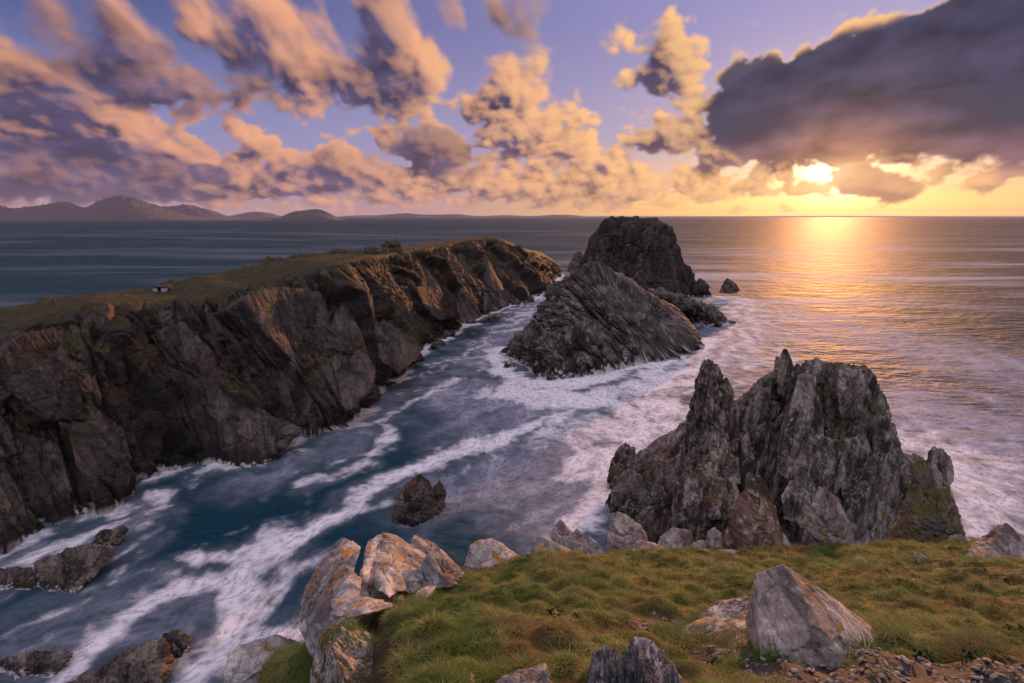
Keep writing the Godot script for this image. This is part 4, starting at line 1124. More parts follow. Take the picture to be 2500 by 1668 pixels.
	[[Vector3(88.189, 0, -86.515), Vector3(102.485, 0, -99.67), Vector3(100.363, 0, -84.502)], 16.0, -0.45],
	[[Vector3(-67.487, 0, -61.316), Vector3(-61.145, 0, -69.914), Vector3(-43.79, 0, -66.251)], 7.0, -0.20],
	[[Vector3(-90.279, 0, -78.333), Vector3(-80.954, 0, -85.835), Vector3(-76.315, 0, -94.654)], 6.0, -0.22],
	[[Vector3(-58.809, 0, -109.137), Vector3(-46.567, 0, -128.043), Vector3(-42.05, 0, -170.442)], 7.0, -0.22],
]

func foam() -> void:
	var w := 560
	var h := 460
	var x0 := -125.0
	var d0 := 50.0
	var ratio := 1.0053
	var amt := PackedFloat32Array()
	amt.resize(w * h)
	var veil := PackedFloat32Array()
	veil.resize(w * h)
	var ds := PackedFloat32Array()
	for j in h:
		ds.append(d0 * pow(ratio, j))
	var xs := PackedFloat32Array()
	for i in w:
		var f := float(i) / (w - 1)
		xs.append(-125.0 + 200.0 * minf(f / 0.70, 1.0) + (230.0 * (f - 0.70) / 0.30 if f > 0.70 else 0.0))
	var wob := noise(401, 0.05, 4)
	for s in FOAM:
		var line: Array = s[0]
		for k in line.size() - 1:
			var a := Vector2(line[k].x, -line[k].z)
			var b := Vector2(line[k + 1].x, -line[k + 1].z)
			var r: float = s[1] * 2.4
			var j0 := clampi(int(log(maxf(minf(a.y, b.y) - r, d0) / d0) / log(ratio)), 0, h - 1)
			var j1 := clampi(int(log(maxf(maxf(a.y, b.y) + r, d0) / d0) / log(ratio)) + 1, 0, h - 1)
			var i0 := maxi(0, xs.bsearch(minf(a.x, b.x) - r) - 1)
			var i1 := mini(w - 1, xs.bsearch(maxf(a.x, b.x) + r))
			var ab := b - a
			var l2 := ab.length_squared()
			for j in range(j0, j1 + 1):
				for i in range(i0, i1 + 1):
					var q := Vector2(xs[i], ds[j])
					q += Vector2(wob.get_noise_2d(q.x, q.y), wob.get_noise_2d(q.x + 300.0, q.y)) * (2.0 + s[1] * 0.8)
					var t := clampf((q - a).dot(ab) / l2, 0.0, 1.0)
					var e: float = (q - a - ab * t).length() / s[1]
					if e < 2.2:
						var f: float = s[2] * exp(-e * e * 0.8)
						if f < 0.0:
							veil[j * w + i] = maxf(veil[j * w + i], -f)
						else:
							amt[j * w + i] = maxf(amt[j * w + i], f)
	var p := PackedVector3Array()
	var col := PackedColorArray()
	var uv := PackedVector2Array()
	p.resize(w * h)
	col.resize(w * h)
	uv.resize(w * h)
	var lace := noise(402, 0.22, 5)
	var run := noise(403, 0.10, 4)
	for j in h:
		for i in w:
			var x := xs[i]
			var d := ds[j]
			var k := j * w + i
			# the water runs along the channel, from far right to near left
			var along_ := x * 0.62 + d * 0.78
			var across := x * 0.78 - d * 0.62
			var wx := wob.get_noise_2d(x * 0.35, d * 0.35) * 14.0 + wob.get_noise_2d(x * 1.4 + 90.0, d * 1.4) * 2.0
			var wy := wob.get_noise_2d(x * 0.35 + 500.0, d * 0.35) * 10.0
			var n := run.get_noise_2d((along_ + wy) * 0.5, (across + wx) * 1.3) * 0.75 + lace.get_noise_2d(x + wx * 0.3, d + wy * 0.3) * 0.40
			var f := amt[k]
			var v := smoothstep(0.18, 1.05, f + n * 0.85 * (1.0 - 0.5 * f)) if f > 0.02 else 0.0
			v = maxf(v, 0.16 * smoothstep(0.02, 0.4, f))
			var vl := clampf(veil[k] * (1.4 + 1.2 * n), 0.0, 1.0)
			var cc: Vector3 = Vector3(0.40, 0.45, 0.54).lerp(Vector3(0.82, 0.80, 0.82), smoothstep(0.05, 0.6, v))
			if vl > v:
				cc = cc.lerp(Vector3(0.60, 0.59, 0.70), 0.8)  # lilac tone paints reflected sky into the thin foam film
				v = vl
			col[k] = Color(cc.x, cc.y, cc.z, v)
			p[k] = Vector3(x, 0.04, -d)
			uv[k] = Vector2((along_ + wy * 0.4) / 24.0, (across + wx * 0.4) / 15.0)
	var m := StandardMaterial3D.new()
	m.vertex_color_use_as_albedo = true
	m.transparency = BaseMaterial3D.TRANSPARENCY_ALPHA
	m.roughness = 0.9
	m.metallic_specular = 0.2
	var size := 1024
	var t1 := noise(405, 10.0 / size, 6)
	t1.fractal_gain = 0.62
	var a1 := seamless(t1, size)
	var a2 := seamless(noise(406, 40.0 / size, 4), size)
	var px := PackedByteArray()
	px.resize(size * size * 4)
	var hh := PackedByteArray()
	hh.resize(size * size)
	for i in size * size:
		var al := smoothstep(50.0, 165.0, a1[i] * 0.80 + a2[i] * 0.30)
		px[i * 4] = 236
		px[i * 4 + 1] = 234
		px[i * 4 + 2] = 240
		px[i * 4 + 3] = int(115.0 + 140.0 * al)
		hh[i] = int(a1[i] * 0.6 + a2[i] * 0.4)
	m.albedo_texture = ImageTexture.create_from_image(Image.create_from_data(size, size, false, Image.FORMAT_RGBA8, px))
	m.heightmap_enabled = true
	m.heightmap_texture = ImageTexture.create_from_image(Image.create_from_data(size, size, false, Image.FORMAT_L8, hh))
	m.heightmap_scale = 9.0
	add("sea_foam_and_sheen", grid_mesh(p, col, w, h, false, false, uv), m).set_meta("kind", "stuff")

func sheen_streaks() -> void:
	# pale streaks of old foam, plus sky sheen painted onto the open sea
	var w := 420
	var h := 170
	var p := PackedVector3Array()
	var col := PackedColorArray()
	var a := noise(451, 0.010, 4)
	var b := noise(452, 0.0022, 3)
	for j in h:
		var d := 250.0 * pow(1.0145, j)
		for i in w:
			var x := (float(i) / (w - 1) * 2.0 - 1.0) * d * 1.15
			var n := 0.6 * a.get_noise_2d(x * 0.16, d * 0.6) + 0.55 * a.get_noise_2d(x * 0.3 + 900.0, d * 2.4) + 0.4 * b.get_noise_2d(x * 0.6, d)
			var v := smoothstep(-0.25, 0.6, n) * (0.08 + 0.36 * smoothstep(-0.1, 0.5, x / d) * smoothstep(1600.0, 300.0, d)) * smoothstep(0.0, 20.0, minf(j, h - 1 - j))
			p.append(Vector3(x, 0.02, -d))
			col.append(Color(0.66, 0.68, 0.82, v))  # lilac sky reflection put in as translucent colour
	var m := StandardMaterial3D.new()
	m.vertex_color_use_as_albedo = true
	m.transparency = BaseMaterial3D.TRANSPARENCY_ALPHA
	m.roughness = 0.9
	add("sea_foam_and_sheen", grid_mesh(p, col, w, h, false), m).set_meta("kind", "stuff")

# ---------------------------------------------------------------- the grass slope in front
var n_hum := noise(601, 0.55, 3)
var n_wide := noise(602, 0.16, 2)
var n_tuss := noise(603, 1.15, 2)
const LEFT := [Vector2(-8, -0.8), Vector2(1, -0.75), Vector2(3.3, -0.72), Vector2(4.4, -0.98), Vector2(5.5, -1.45), Vector2(6.5, -2.05), Vector2(8, -2.6), Vector2(10, -2.4), Vector2(13, -2.3), Vector2(60, -2.3)]
const FAR := [Vector2(-30, 8), Vector2(-4, 9.6), Vector2(-1.2, 10.8), Vector2(1.5, 11.8), Vector2(4.6, 14.0), Vector2(6.8, 13.4), Vector2(9, 15.4), Vector2(17, 18.6), Vector2(25, 23), Vector2(50, 30)]

func table(t: Array, x: float) -> float:
	for k in t.size() - 1:
		if x < t[k + 1].x:
			return lerpf(t[k].y, t[k + 1].y, clampf((x - t[k].x) / (t[k + 1].x - t[k].x), 0.0, 1.0))
	return t[-1].y

func past_edge(x: float, d: float) -> float:
	return maxf(table(LEFT, d) - x, (d - table(FAR, x)) * 0.85)

func ground_h(x: float, d: float) -> float:
	var y := 58.5 - 0.63 * d if d > 0.0 else 58.5 - d * 0.04
	y += (absf(n_tuss.get_noise_2d(x, d)) - 0.25) * 0.25
	y += n_hum.get_noise_2d(x, d) * 0.17 + n_wide.get_noise_2d(x, d) * 0.30 * smoothstep(2.0, 7.0, d)
	y += 0.42 * exp(-(pow((x - 1.2) / 1.3, 2.0) + pow((d - 10.3) / 1.1, 2.0)))
	y += 0.20 * exp(-(pow((x - 0.2) / 0.7, 2.0) + pow((d - 4.6) / 0.8, 2.0)))
	var e := past_edge(x, d)
	if e > 0.0:
		y -= e * e * 1.6 if e < 0.6 else 0.576 + (e - 0.6) * 3.2
	return maxf(y, -6.0)

func scree(x: float, d: float) -> float:
	# bare stony soil between the grass
	var n := n_hum.get_noise_2d(x * 1.7 + 50.0, d * 1.7) * 0.5 + n_hum.get_noise_2d(x * 5.0, d * 5.0 + 70.0) * 0.3
	var s := smoothstep(4.5, 3.4, d) * smoothstep(1.5, 2.2, x)
	s = maxf(s, 0.8 * exp(-(pow((x - 2.05) / 0.45, 2.0) + pow((d - 3.9) / 0.5, 2.0))))
	s = maxf(s, 0.62 * exp(-(pow((x - 1.75) / 0.7, 2.0) + pow((d - 5.3) / 0.6, 2.0))))
	s = maxf(s, 0.6 * exp(-(pow((x - 9.5) / 2.2, 2.0) + pow((d - 9.5) / 2.0, 2.0))))
	return s + n

func slope_ground() -> void:
	var xs := PackedFloat32Array()
	var ds := PackedFloat32Array()
	var x := -34.0
	while x < 55.0:
		xs.append(x)
		x += 1.6 if x < -10.0 else 0.4 if x < -5.0 else 0.13 if x < 22.0 else 1.4
	var d := -8.0
	while d < 66.0:
		ds.append(d)
		d += 1.0 if d < 0.5 else 0.11 if d < 20.0 else 0.4 if d < 30.0 else 1.6
	var p := PackedVector3Array()
	var col := PackedColorArray()
	for dd in ds:
		for xx in xs:
			var e := past_edge(xx, dd)
			var at := Vector3(xx, ground_h(xx, dd), -dd)
			var v := n_fine.get_noise_3dv(at * 2.2)
			var c := Vector3(0.052, 0.047, 0.018).lerp(Vector3(0.095, 0.066, 0.028), clampf(0.5 + v * 1.3, 0.0, 1.0))
			c = c.lerp(Vector3(0.082, 0.070, 0.064) * (1.0 + 0.5 * v), smoothstep(0.35, 0.7, scree(xx, dd)))
			if e > 0.3:
				c = c.lerp(Vector3(0.12, 0.105, 0.10) * (1.0 + 0.6 * v), smoothstep(0.3, 1.2, e + v * 0.8))
				at += Vector3(n_low.get_noise_3dv(at * 0.6), 0, n_low.get_noise_3dv(at * 0.6 + Vector3(9, 9, 9))) * smoothstep(0.3, 2.5, e) * 1.3
			p.append(at)
			col.append(Color(c.x, c.y, c.z))
	add("ground", grid_mesh(p, col, xs.size(), ds.size(), false), M.near).set_meta("kind", "structure")

func tuft_mesh(blades: int, height: float, spread: float, lean: float, width: float, r: RandomNumberGenerator) -> ArrayMesh:
	var st := SurfaceTool.new()
	st.begin(Mesh.PRIMITIVE_TRIANGLES)
	for b in blades:
		var a := r.randf() * TAU
		var foot := Vector3(cos(a), 0, sin(a)) * spread * sqrt(r.randf())
		var dir := Vector3(cos(a), 0, sin(a)).rotated(Vector3.UP, r.randf_range(-0.7, 0.7))
		var hgt := height * r.randf_range(0.55, 1.0)
		var bend := lean * r.randf_range(0.4, 1.3)
		var side := dir.cross(Vector3.UP).normalized().rotated(Vector3.UP, r.randf_range(-0.9, 0.9)) * width
		var shade := r.randf_range(0.75, 1.25)
		var last: Array = []
		for k in 4:
			var t := k / 3.0
			var mid := foot + Vector3.UP * hgt * (t - 0.35 * bend * t * t) + dir * hgt * bend * t * t
			var wv := side * (1.0 - t * 0.92)
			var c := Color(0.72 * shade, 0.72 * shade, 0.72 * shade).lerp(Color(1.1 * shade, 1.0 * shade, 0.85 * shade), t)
			if last.size():
				var n: Vector3 = (mid - last[2]).cross(side).normalized()
				if n.y < 0.0:
					n = -n
				n = (n + Vector3.UP * 0.6).normalized()
				for q in [[last[0], last[3]], [mid - wv, c], [last[1], last[3]], [last[1], last[3]], [mid - wv, c], [mid + wv, c]]:
					st.set_normal(n)
					st.set_color(q[1])
					st.add_vertex(q[0])
			last = [mid - wv, mid + wv, mid, c]
	return st.commit()

func leaf_mesh(leaves: int, radius: float, r: RandomNumberGenerator) -> ArrayMesh:
	# a low cushion of small broad leaves
	var st := SurfaceTool.new()
	st.begin(Mesh.PRIMITIVE_TRIANGLES)
	for k in leaves:
		var v := Vector3(r.randfn(), absf(r.randfn()) * 0.7, r.randfn()).normalized() * radius * r.randf_range(0.5, 1.0)
		var out := v.normalized()
		var side := out.cross(Vector3(r.randf() - 0.5, r.randf(), r.randf() - 0.5)).normalized()
		var up := side.cross(out).normalized().lerp(out, 0.35)
		var l := radius * r.randf_range(0.18, 0.34)
		var c := Color(1, 1, 1) * r.randf_range(0.7, 1.3)
		var n := (out + Vector3.UP * 0.3).normalized()
		for q in [v - side * l * 0.4, v + up * l, v - up * l * 0.3, v - up * l * 0.3, v + up * l, v + side * l * 0.4]:
			st.set_normal(n)
			st.set_color(c)
			st.add_vertex(q)
	return st.commit()

func multi(called: String, mesh: Mesh, mat: Material, xf: Array, cols: Array, parent: Node = self) -> void:
	var mm := MultiMesh.new()
	mm.transform_format = MultiMesh.TRANSFORM_3D
	mm.use_colors = true
	mm.mesh = mesh
	mm.instance_count = xf.size()
	for i in xf.size():
		mm.set_instance_transform(i, xf[i])
		mm.set_instance_color(i, cols[i])
	var o := MultiMeshInstance3D.new()
	o.name = called
	o.multimesh = mm
	o.material_override = mat
	parent.add_child(o, true)
	o.set_meta("kind", "stuff")

func ground_normal(x: float, d: float) -> Vector3:
	return Vector3(ground_h(x - 0.1, d) - ground_h(x + 0.1, d), 0.2, -(ground_h(x, d - 0.1) - ground_h(x, d + 0.1))).normalized()

func grass_color(x: float, d: float, r: RandomNumberGenerator) -> Color:
	var a := n_hum.get_noise_2d(x * 1.3 + 9.0, d * 1.3 + 40.0)
	var b := n_wide.get_noise_2d(x * 3.0 - 60.0, d * 3.0)
	var t := absf(n_tuss.get_noise_2d(x, d))   # dry tips on the hummocks
	var c: Vector3 = Vector3(0.078, 0.130, 0.028).lerp(Vector3(0.225, 0.225, 0.075), clampf(0.22 + t * 1.1 + a * 0.8 + b * 0.3 + r.randfn() * 0.36, 0.0, 1.0)) * r.randf_range(0.75, 1.25)
	c = c.lerp(Vector3(0.165, 0.095, 0.042), clampf(smoothstep(0.12, 0.5, b - a * 0.4 + r.randfn() * 0.14) * 0.75 + smoothstep(1.4, 0.0, table(FAR, x) - d) * 0.45, 0.0, 0.85))
	c = c.lerp(Vector3(0.050, 0.095, 0.020), clampf(smoothstep(0.10, 0.40, -b + a * 0.5 + r.randfn() * 0.06), 0.0, 0.8))
	return Color(c.x, c.y, c.z)

func grass() -> void:
	var r := RandomNumberGenerator.new()
	r.seed = 77
	var m := StandardMaterial3D.new()
	m.vertex_color_use_as_albedo = true
	m.roughness = 0.75
	m.metallic_specular = 0.25
	m.backlight_enabled = true
	m.backlight = Color(0.5, 0.5, 0.5)
	m.cull_mode = BaseMaterial3D.CULL_DISABLED
	M.grass = m
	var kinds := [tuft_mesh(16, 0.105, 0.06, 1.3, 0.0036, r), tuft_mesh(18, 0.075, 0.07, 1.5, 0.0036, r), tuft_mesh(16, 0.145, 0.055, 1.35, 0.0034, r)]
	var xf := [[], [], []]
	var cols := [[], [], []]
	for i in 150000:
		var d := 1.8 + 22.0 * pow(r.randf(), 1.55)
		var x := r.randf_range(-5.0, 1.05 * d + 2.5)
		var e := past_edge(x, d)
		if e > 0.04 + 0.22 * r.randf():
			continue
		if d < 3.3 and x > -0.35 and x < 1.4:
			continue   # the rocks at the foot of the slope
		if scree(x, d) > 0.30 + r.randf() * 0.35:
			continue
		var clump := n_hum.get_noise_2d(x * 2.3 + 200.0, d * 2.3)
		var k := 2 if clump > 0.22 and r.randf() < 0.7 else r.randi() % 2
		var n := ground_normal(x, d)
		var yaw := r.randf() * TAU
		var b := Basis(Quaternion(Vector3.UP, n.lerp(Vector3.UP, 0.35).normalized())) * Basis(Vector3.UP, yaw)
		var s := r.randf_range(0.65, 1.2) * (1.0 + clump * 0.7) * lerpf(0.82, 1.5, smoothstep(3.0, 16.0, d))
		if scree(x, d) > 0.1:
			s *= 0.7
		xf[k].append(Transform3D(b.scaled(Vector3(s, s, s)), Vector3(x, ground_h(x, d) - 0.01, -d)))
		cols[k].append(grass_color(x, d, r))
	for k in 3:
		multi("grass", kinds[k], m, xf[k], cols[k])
	# low leafy cushions
	var cush := leaf_mesh(150, 0.16, r)
	for q in [Vector3(0.482, 55.347, -5.005), Vector3(0.696, 55.527, -4.718), Vector3(-0.207, 55.969, -4.018), Vector3(-0.756, 54.359, -6.573), Vector3(1.81, 56.128, -3.766), Vector3(5.12, 54.834, -5.82), Vector3(4.883, 55.74, -4.381), Vector3(3.847, 56.01, -3.952), Vector3(-0.607, 56.269, -3.541), Vector3(-1.376, 54.747, -5.957), Vector3(0.018, 56.269, -3.541), Vector3(5.811, 55.347, -5.005), Vector3(4.108, 56.128, -3.766), Vector3(2.666, 55.969, -4.018), Vector3(2.42, 53.458, -8.004)]:
		var xx: float = q.x
		var dd: float = -q.z
		var o := add("cushion_plant", cush, M.leaf)
		var s := r.randf_range(0.5, 0.95)
		o.transform = Transform3D(Basis(Vector3.UP, r.randf() * TAU).scaled(Vector3(s, s * 0.7, s)), Vector3(xx, ground_h(xx, dd), q.z))
		tag(o, "low cushion of bright green leaves growing in the grass slope", "plant", "green leafy cushions on the slope")

func stones() -> void:
	var r := RandomNumberGenerator.new()
	r.seed = 990
	var s := style(Vector3(0.6, -0.5, 0.62), Vector3(0, 1, 0), Vector3(0.1, 0.05, 0.1), 0.0, 0.0, Vector3(0.09, 0.078, 0.074), Vector3(0.20, 0.17, 0.158), Vector3(0.38, 0.35, 0.34))
	s.wet = -100.0
	s.fine = 12.0
	var kinds := []
	for k in 8:
		rng.seed = 400 + k
		s.mid = [Vector3(0.20, 0.165, 0.15), Vector3(0.22, 0.155, 0.125), Vector3(0.19, 0.175, 0.18), Vector3(0.30, 0.27, 0.26)][k % 4]
		kinds.append(rock_mesh(block(Vector3.ZERO, Vector3(0.060, 0.022, 0.042), Basis(), 11), 2, s, Vector3.ZERO))
	var xf := [[], [], [], []]
	var cols := [[], [], [], []]
	var made := 0
	for i in 16000:
		var d := r.randf_range(2.2, 12.0)
		var x := r.randf_range(-1.0, d * 1.15 + 1.5)
		if past_edge(x, d) > 0.0 or scree(x, d) < 0.33 + 0.4 * r.randf():
			continue
		var n := ground_normal(x, d)
		var b := Basis(Quaternion(Vector3.UP, (n + Vector3(r.randfn(), r.randfn(), r.randfn()) * 0.22).normalized())) * Basis(Vector3.UP, r.randf() * TAU)
		var sc := 0.35 * exp(r.randf() * 1.15)
		var at := Vector3(x, ground_h(x, d) + 0.012 * sc, -d)
		if sc > 0.62 and made < 230 and d < 7.0:
			made += 1
			var o := add("stone_chip", kinds[r.randi() % 8], M.near)
			o.transform = Transform3D(b.scaled(Vector3(sc, sc, sc) * 1.2), at)
			tag(o, "small flat brown stone chip lying on the bare soil", "stone", "stone chips on the slope")
		else:
			var k := r.randi() % 4
			xf[k].append(Transform3D(b.scaled(Vector3(sc, sc, sc)), at))
			cols[k].append(Color(1, 1, 1) * r.randf_range(0.7, 1.2))
	for k in 4:
		multi("gravel", kinds[k], M.near, xf[k], cols[k])

var feet := []   # corner points of the rocks that stand in the turf

func grass_round_rocks() -> void:
	var r := RandomNumberGenerator.new()
	r.seed = 31
	var xf := []
	var cols := []
	for pts in feet:
		var c := lowest(pts)
		if c.z > -3.6:
			continue
		for i in 220:
			var a: Vector3 = pts[r.randi() % pts.size()]
			var q: Vector3 = a.lerp(pts[r.randi() % pts.size()], r.randf())
			var out := Vector3(q.x - c.x, 0, q.z - c.z).normalized() * r.randf_range(0.0, 0.12)
			q += out
			var y := ground_h(q.x, -q.z)
			if absf(q.y - y) > 0.22 or past_edge(q.x, -q.z) > 0.2:
				continue
			var s := r.randf_range(0.8, 1.5) * lerpf(0.9, 1.4, smoothstep(4.0, 14.0, -q.z))
			xf.append(Transform3D(Basis(Vector3.UP, r.randf() * TAU).scaled(Vector3(s, s, s)), Vector3(q.x, y - 0.01, q.z)))
			cols.append(grass_color(q.x, -q.z, r))
	multi("grass", tuft_mesh(16, 0.145, 0.055, 1.2, 0.0036, r), M.grass, xf, cols)

func boulders() -> void:
	var pale := style(Vector3(0.6, -0.5, 0.62), Vector3(0.5, 0.75, 0.35), Vector3(0.55, 0.22, 0.6), 0.030, 0.018, Vector3(0.16, 0.14, 0.138), Vector3(0.33, 0.295, 0.285), Vector3(0.50, 0.46, 0.45))
	pale.wet = -100.0
	pale.fine = 3.0
	pale.lichen = 0.3
	pale.white = 0.5
	var big := pale.merged({"lichen": 0.35, "amp": 0.022}, true)
	rock("boulder", "big pinkish-grey angular boulder lying on the grass in the right foreground", "boulder", [Vector3(2.183, 56.172, -3.7), Vector3(2.898, 56.177, -3.65), Vector3(2.508, 55.696, -4.6), Vector3(2.472, 55.988, -4.55), Vector3(2.482, 56.461, -4.5), Vector3(2.725, 56.612, -4.45), Vector3(2.729, 56.548, -4.05), Vector3(2.762, 56.421, -3.8), Vector3(3.383, 56.075, -4.65), Vector3(3.804, 55.781, -4.55), Vector3(3.868, 55.705, -4.4), Vector3(3.337, 55.93, -3.9), Vector3(3.731, 55.381, -5.1), Vector3(3.113, 55.802, -5.1)], 110, big, M.near)
	var flaky := pale.merged({"m": axes(Vector3(0.9, -0.2, 0.1), Vector3(0.25, 0.95, 0.2), Vector3(0.3, 0.05, 0.8)), "amp": 0.035, "white": 0.9, "lichen": 0.2, "mid": Vector3(0.22, 0.175, 0.155)}, true)
	rock("boulder", "flaky dark slab with white lichen leaning on the big foreground boulder, upper of two", "boulder", [Vector3(2.22, 55.291, -5.2), Vector3(2.513, 55.334, -5.4), Vector3(2.933, 55.399, -5.45), Vector3(2.767, 55.412, -5), Vector3(2.375, 55.366, -5.05), Vector3(2.982, 54.902, -5.9)], 46, flaky, M.near)
	rock("boulder", "flaky pale slab with white lichen left of the big foreground boulder, lower of two", "boulder", [Vector3(1.776, 55.555, -4.6), Vector3(1.876, 55.508, -4.8), Vector3(2.223, 55.517, -4.95), Vector3(2.661, 55.579, -4.85), Vector3(2.467, 55.667, -4.4), Vector3(2.109, 55.62, -4.42), Vector3(1.8, 55.552, -4.5), Vector3(2.601, 54.98, -5.4)], 56, flaky, M.near)
	var slate := pale.merged({"m": axes(Vector3(0.12, 0.96, -0.2), Vector3(0.96, 0.1, 0.2), Vector3(0.10, 0.022, 0.5)), "amp": 0.018, "ridge": 0.02, "dark": Vector3(0.06, 0.062, 0.075), "mid": Vector3(0.19, 0.19, 0.215), "light": Vector3(0.40, 0.40, 0.43), "lichen": 0.15, "white": 0.9, "fine": 6.0}, true)
	rock("slate_rock", "blue-grey ribbed slate rock at the bottom edge of the picture, left of two", "rock", [Vector3(0.556, 56.494, -3.1), Vector3(0.635, 56.689, -3.3), Vector3(0.711, 56.738, -3.3), Vector3(0.814, 56.71, -3.3), Vector3(0.822, 56.517, -3.08), Vector3(0.802, 56.253, -3.6), Vector3(0.638, 56.664, -2.95), Vector3(0.655, 56.449, -3)], 60, slate, M.near)
	rock("slate_rock", "blue-grey ribbed slate rock with pointed top at the bottom edge, larger of two", "rock", [Vector3(0.771, 56.494, -3.03), Vector3(0.81, 56.729, -3.2), Vector3(0.944, 56.888, -3.25), Vector3(1.044, 56.819, -3.3), Vector3(1.17, 56.71, -3.3), Vector3(1.324, 56.493, -3.25), Vector3(1.324, 56.413, -3.1), Vector3(0.94, 56.817, -2.95), Vector3(0.963, 56.603, -2.87), Vector3(1.145, 56.338, -3.65)], 90, slate, M.near)
	rock("slate_rock", "small pointed slate fin at the right foot of the larger ribbed slate rock", "rock", [Vector3(1.1, 56.63, -2.98), Vector3(1.115, 56.86, -2.98), Vector3(1.164, 56.867, -3.01), Vector3(1.25, 56.607, -3), Vector3(1.135, 56.682, -2.9), Vector3(1.232, 56.542, -3.13)], 30, slate, M.near)
	rock("boulder", "pale grey slab at the bottom edge of the grass, left of the slate rock", "boulder", [Vector3(-0.254, 56.339, -3.2), Vector3(-0.086, 56.456, -3.3), Vector3(0.017, 56.502, -3.3), Vector3(0.275, 56.569, -3.32), Vector3(0.327, 56.381, -3.2), Vector3(0.078, 56.625, -2.95), Vector3(0.094, 56.115, -3.6)], 50, pale, M.near)
	rock("boulder", "small pointed grey rock at the bottom edge, leftmost of the foot rocks", "boulder", [Vector3(-0.452, 56.268, -3.3), Vector3(-0.331, 56.449, -3.35), Vector3(-0.209, 56.268, -3.3), Vector3(-0.328, 56.453, -3.1), Vector3(-0.358, 56.069, -3.6)], 30, pale, M.near)
	rock("boulder", "low grey boulder in the grass just right of the big foreground boulder", "boulder", [Vector3(4.023, 55.45, -4.65), Vector3(4.184, 55.48, -4.75), Vector3(4.347, 55.515, -4.75), Vector3(4.62, 55.352, -4.75), Vector3(4.186, 55.507, -4.5), Vector3(4.043, 55.469, -4.55), Vector3(4.525, 55.217, -4.95)], 34, pale, M.near)
	var red := pale.merged({"mid": Vector3(0.24, 0.155, 0.12), "light": Vector3(0.34, 0.24, 0.19), "lichen": 0.0}, true)
	rock("boulder", "reddish-brown wedge stone on the bare soil at the lower right", "stone", [Vector3(4.185, 55.846, -4), Vector3(4.356, 55.835, -4.1), Vector3(4.557, 55.937, -4.1), Vector3(4.545, 55.887, -4), Vector3(4.214, 55.891, -3.9), Vector3(4.68, 55.63, -4.25)], 30, red, M.near)
	var mid := pale.merged({"m": axes(Vector3(0.6, -0.5, 0.62), Vector3(0.5, 0.75, 0.35), Vector3(1.1, 0.45, 1.2)), "amp": 0.085, "ridge": 0.05, "fine": 1.4}, true)
	rock("boulder", "large pyramid boulder with an orange lichen spot at the right edge of the picture", "boulder", [Vector3(13.192, 50.189, -13), Vector3(13.835, 50.414, -13.5), Vector3(14.775, 50.836, -13.8), Vector3(15.016, 50.941, -13.8), Vector3(15.64, 50.429, -13.8), Vector3(16.277, 49.964, -13.5), Vector3(15.213, 50.141, -12.5), Vector3(13.715, 50.361, -12.4), Vector3(13.12, 50.572, -12.4), Vector3(16.399, 49.183, -15)], 60, mid, M.near)
	rock("boulder", "small grey boulder with a flat foot just below the pyramid boulder at the right edge", "boulder", [Vector3(11.547, 50.984, -11.3), Vector3(11.844, 51.191, -11.5), Vector3(12.106, 51.282, -11.5), Vector3(12.309, 51.074, -11.4), Vector3(11.846, 51.135, -11), Vector3(11.485, 51.097, -11), Vector3(12.46, 50.75, -11.9)], 34, mid, M.near)
	rock("shard", "upright thin rock shard in the grass below the mossy rock, left of two", "rock", [Vector3(10.537, 50.935, -11.8), Vector3(10.704, 51.26, -11.9), Vector3(10.84, 51.153, -11.9), Vector3(10.714, 50.957, -11.6), Vector3(10.512, 50.878, -11.6), Vector3(11.043, 50.793, -12.2)], 26, mid, M.near)
	rock("shard", "upright twin-topped rock shard in the grass below the mossy rock, right of two", "rock", [Vector3(10.43, 50.983, -11.4), Vector3(10.597, 51.454, -11.6), Vector3(10.858, 51.272, -11.6), Vector3(10.813, 51.035, -11.4), Vector3(10.45, 51.064, -11.2), Vector3(11.03, 50.885, -11.9)], 26, mid, M.near)
	rock("shard", "small dark standing stone in the grass right of the big foreground boulder's top", "rock", [Vector3(7.951, 52.111, -10.3), Vector3(8.068, 52.292, -10.4), Vector3(8.294, 52.151, -10.4), Vector3(8.205, 52.118, -10.2), Vector3(7.948, 52.126, -10.1), Vector3(8.318, 51.941, -10.6)], 20, mid, M.near)
	rock("shard", "little grey stone standing alone in the grass below the lichened slabs", "rock", [Vector3(7.323, 52.48, -9.2), Vector3(7.383, 52.652, -9.25), Vector3(7.528, 52.644, -9.3), Vector3(7.56, 52.48, -9.2), Vector3(7.364, 52.488, -9.1), Vector3(7.617, 52.384, -9.45)], 20, mid, M.near)
	var moss := mid.merged({"grass": 0.42, "mid": Vector3(0.20, 0.17, 0.13), "light": Vector3(0.30, 0.28, 0.21), "lichen": 0.6, "amp": 0.16, "ridge": 0.1}, true)
	var t := thing("mossy_rock", lowest([Vector3(18.324, 45.799, -20)]), "tall mossy yellow-green rock at the grass edge, right of the lichened slabs", "rock")
	rock_part("lower_block", [Vector3(16.221, 46.046, -19.5), Vector3(16.754, 46.458, -20), Vector3(17.524, 47.442, -20.5), Vector3(18.131, 48.025, -20.8), Vector3(19.95, 47.848, -21.3), Vector3(20.433, 47.238, -21.2), Vector3(20.685, 46.463, -21), Vector3(20.592, 45.803, -20.8), Vector3(20.002, 45.766, -19.8), Vector3(17.297, 46.276, -18.8), Vector3(17.122, 47.703, -19.4), Vector3(18.089, 47.494, -19.4), Vector3(20.738, 45.421, -23)], 60, moss, M.near, t)
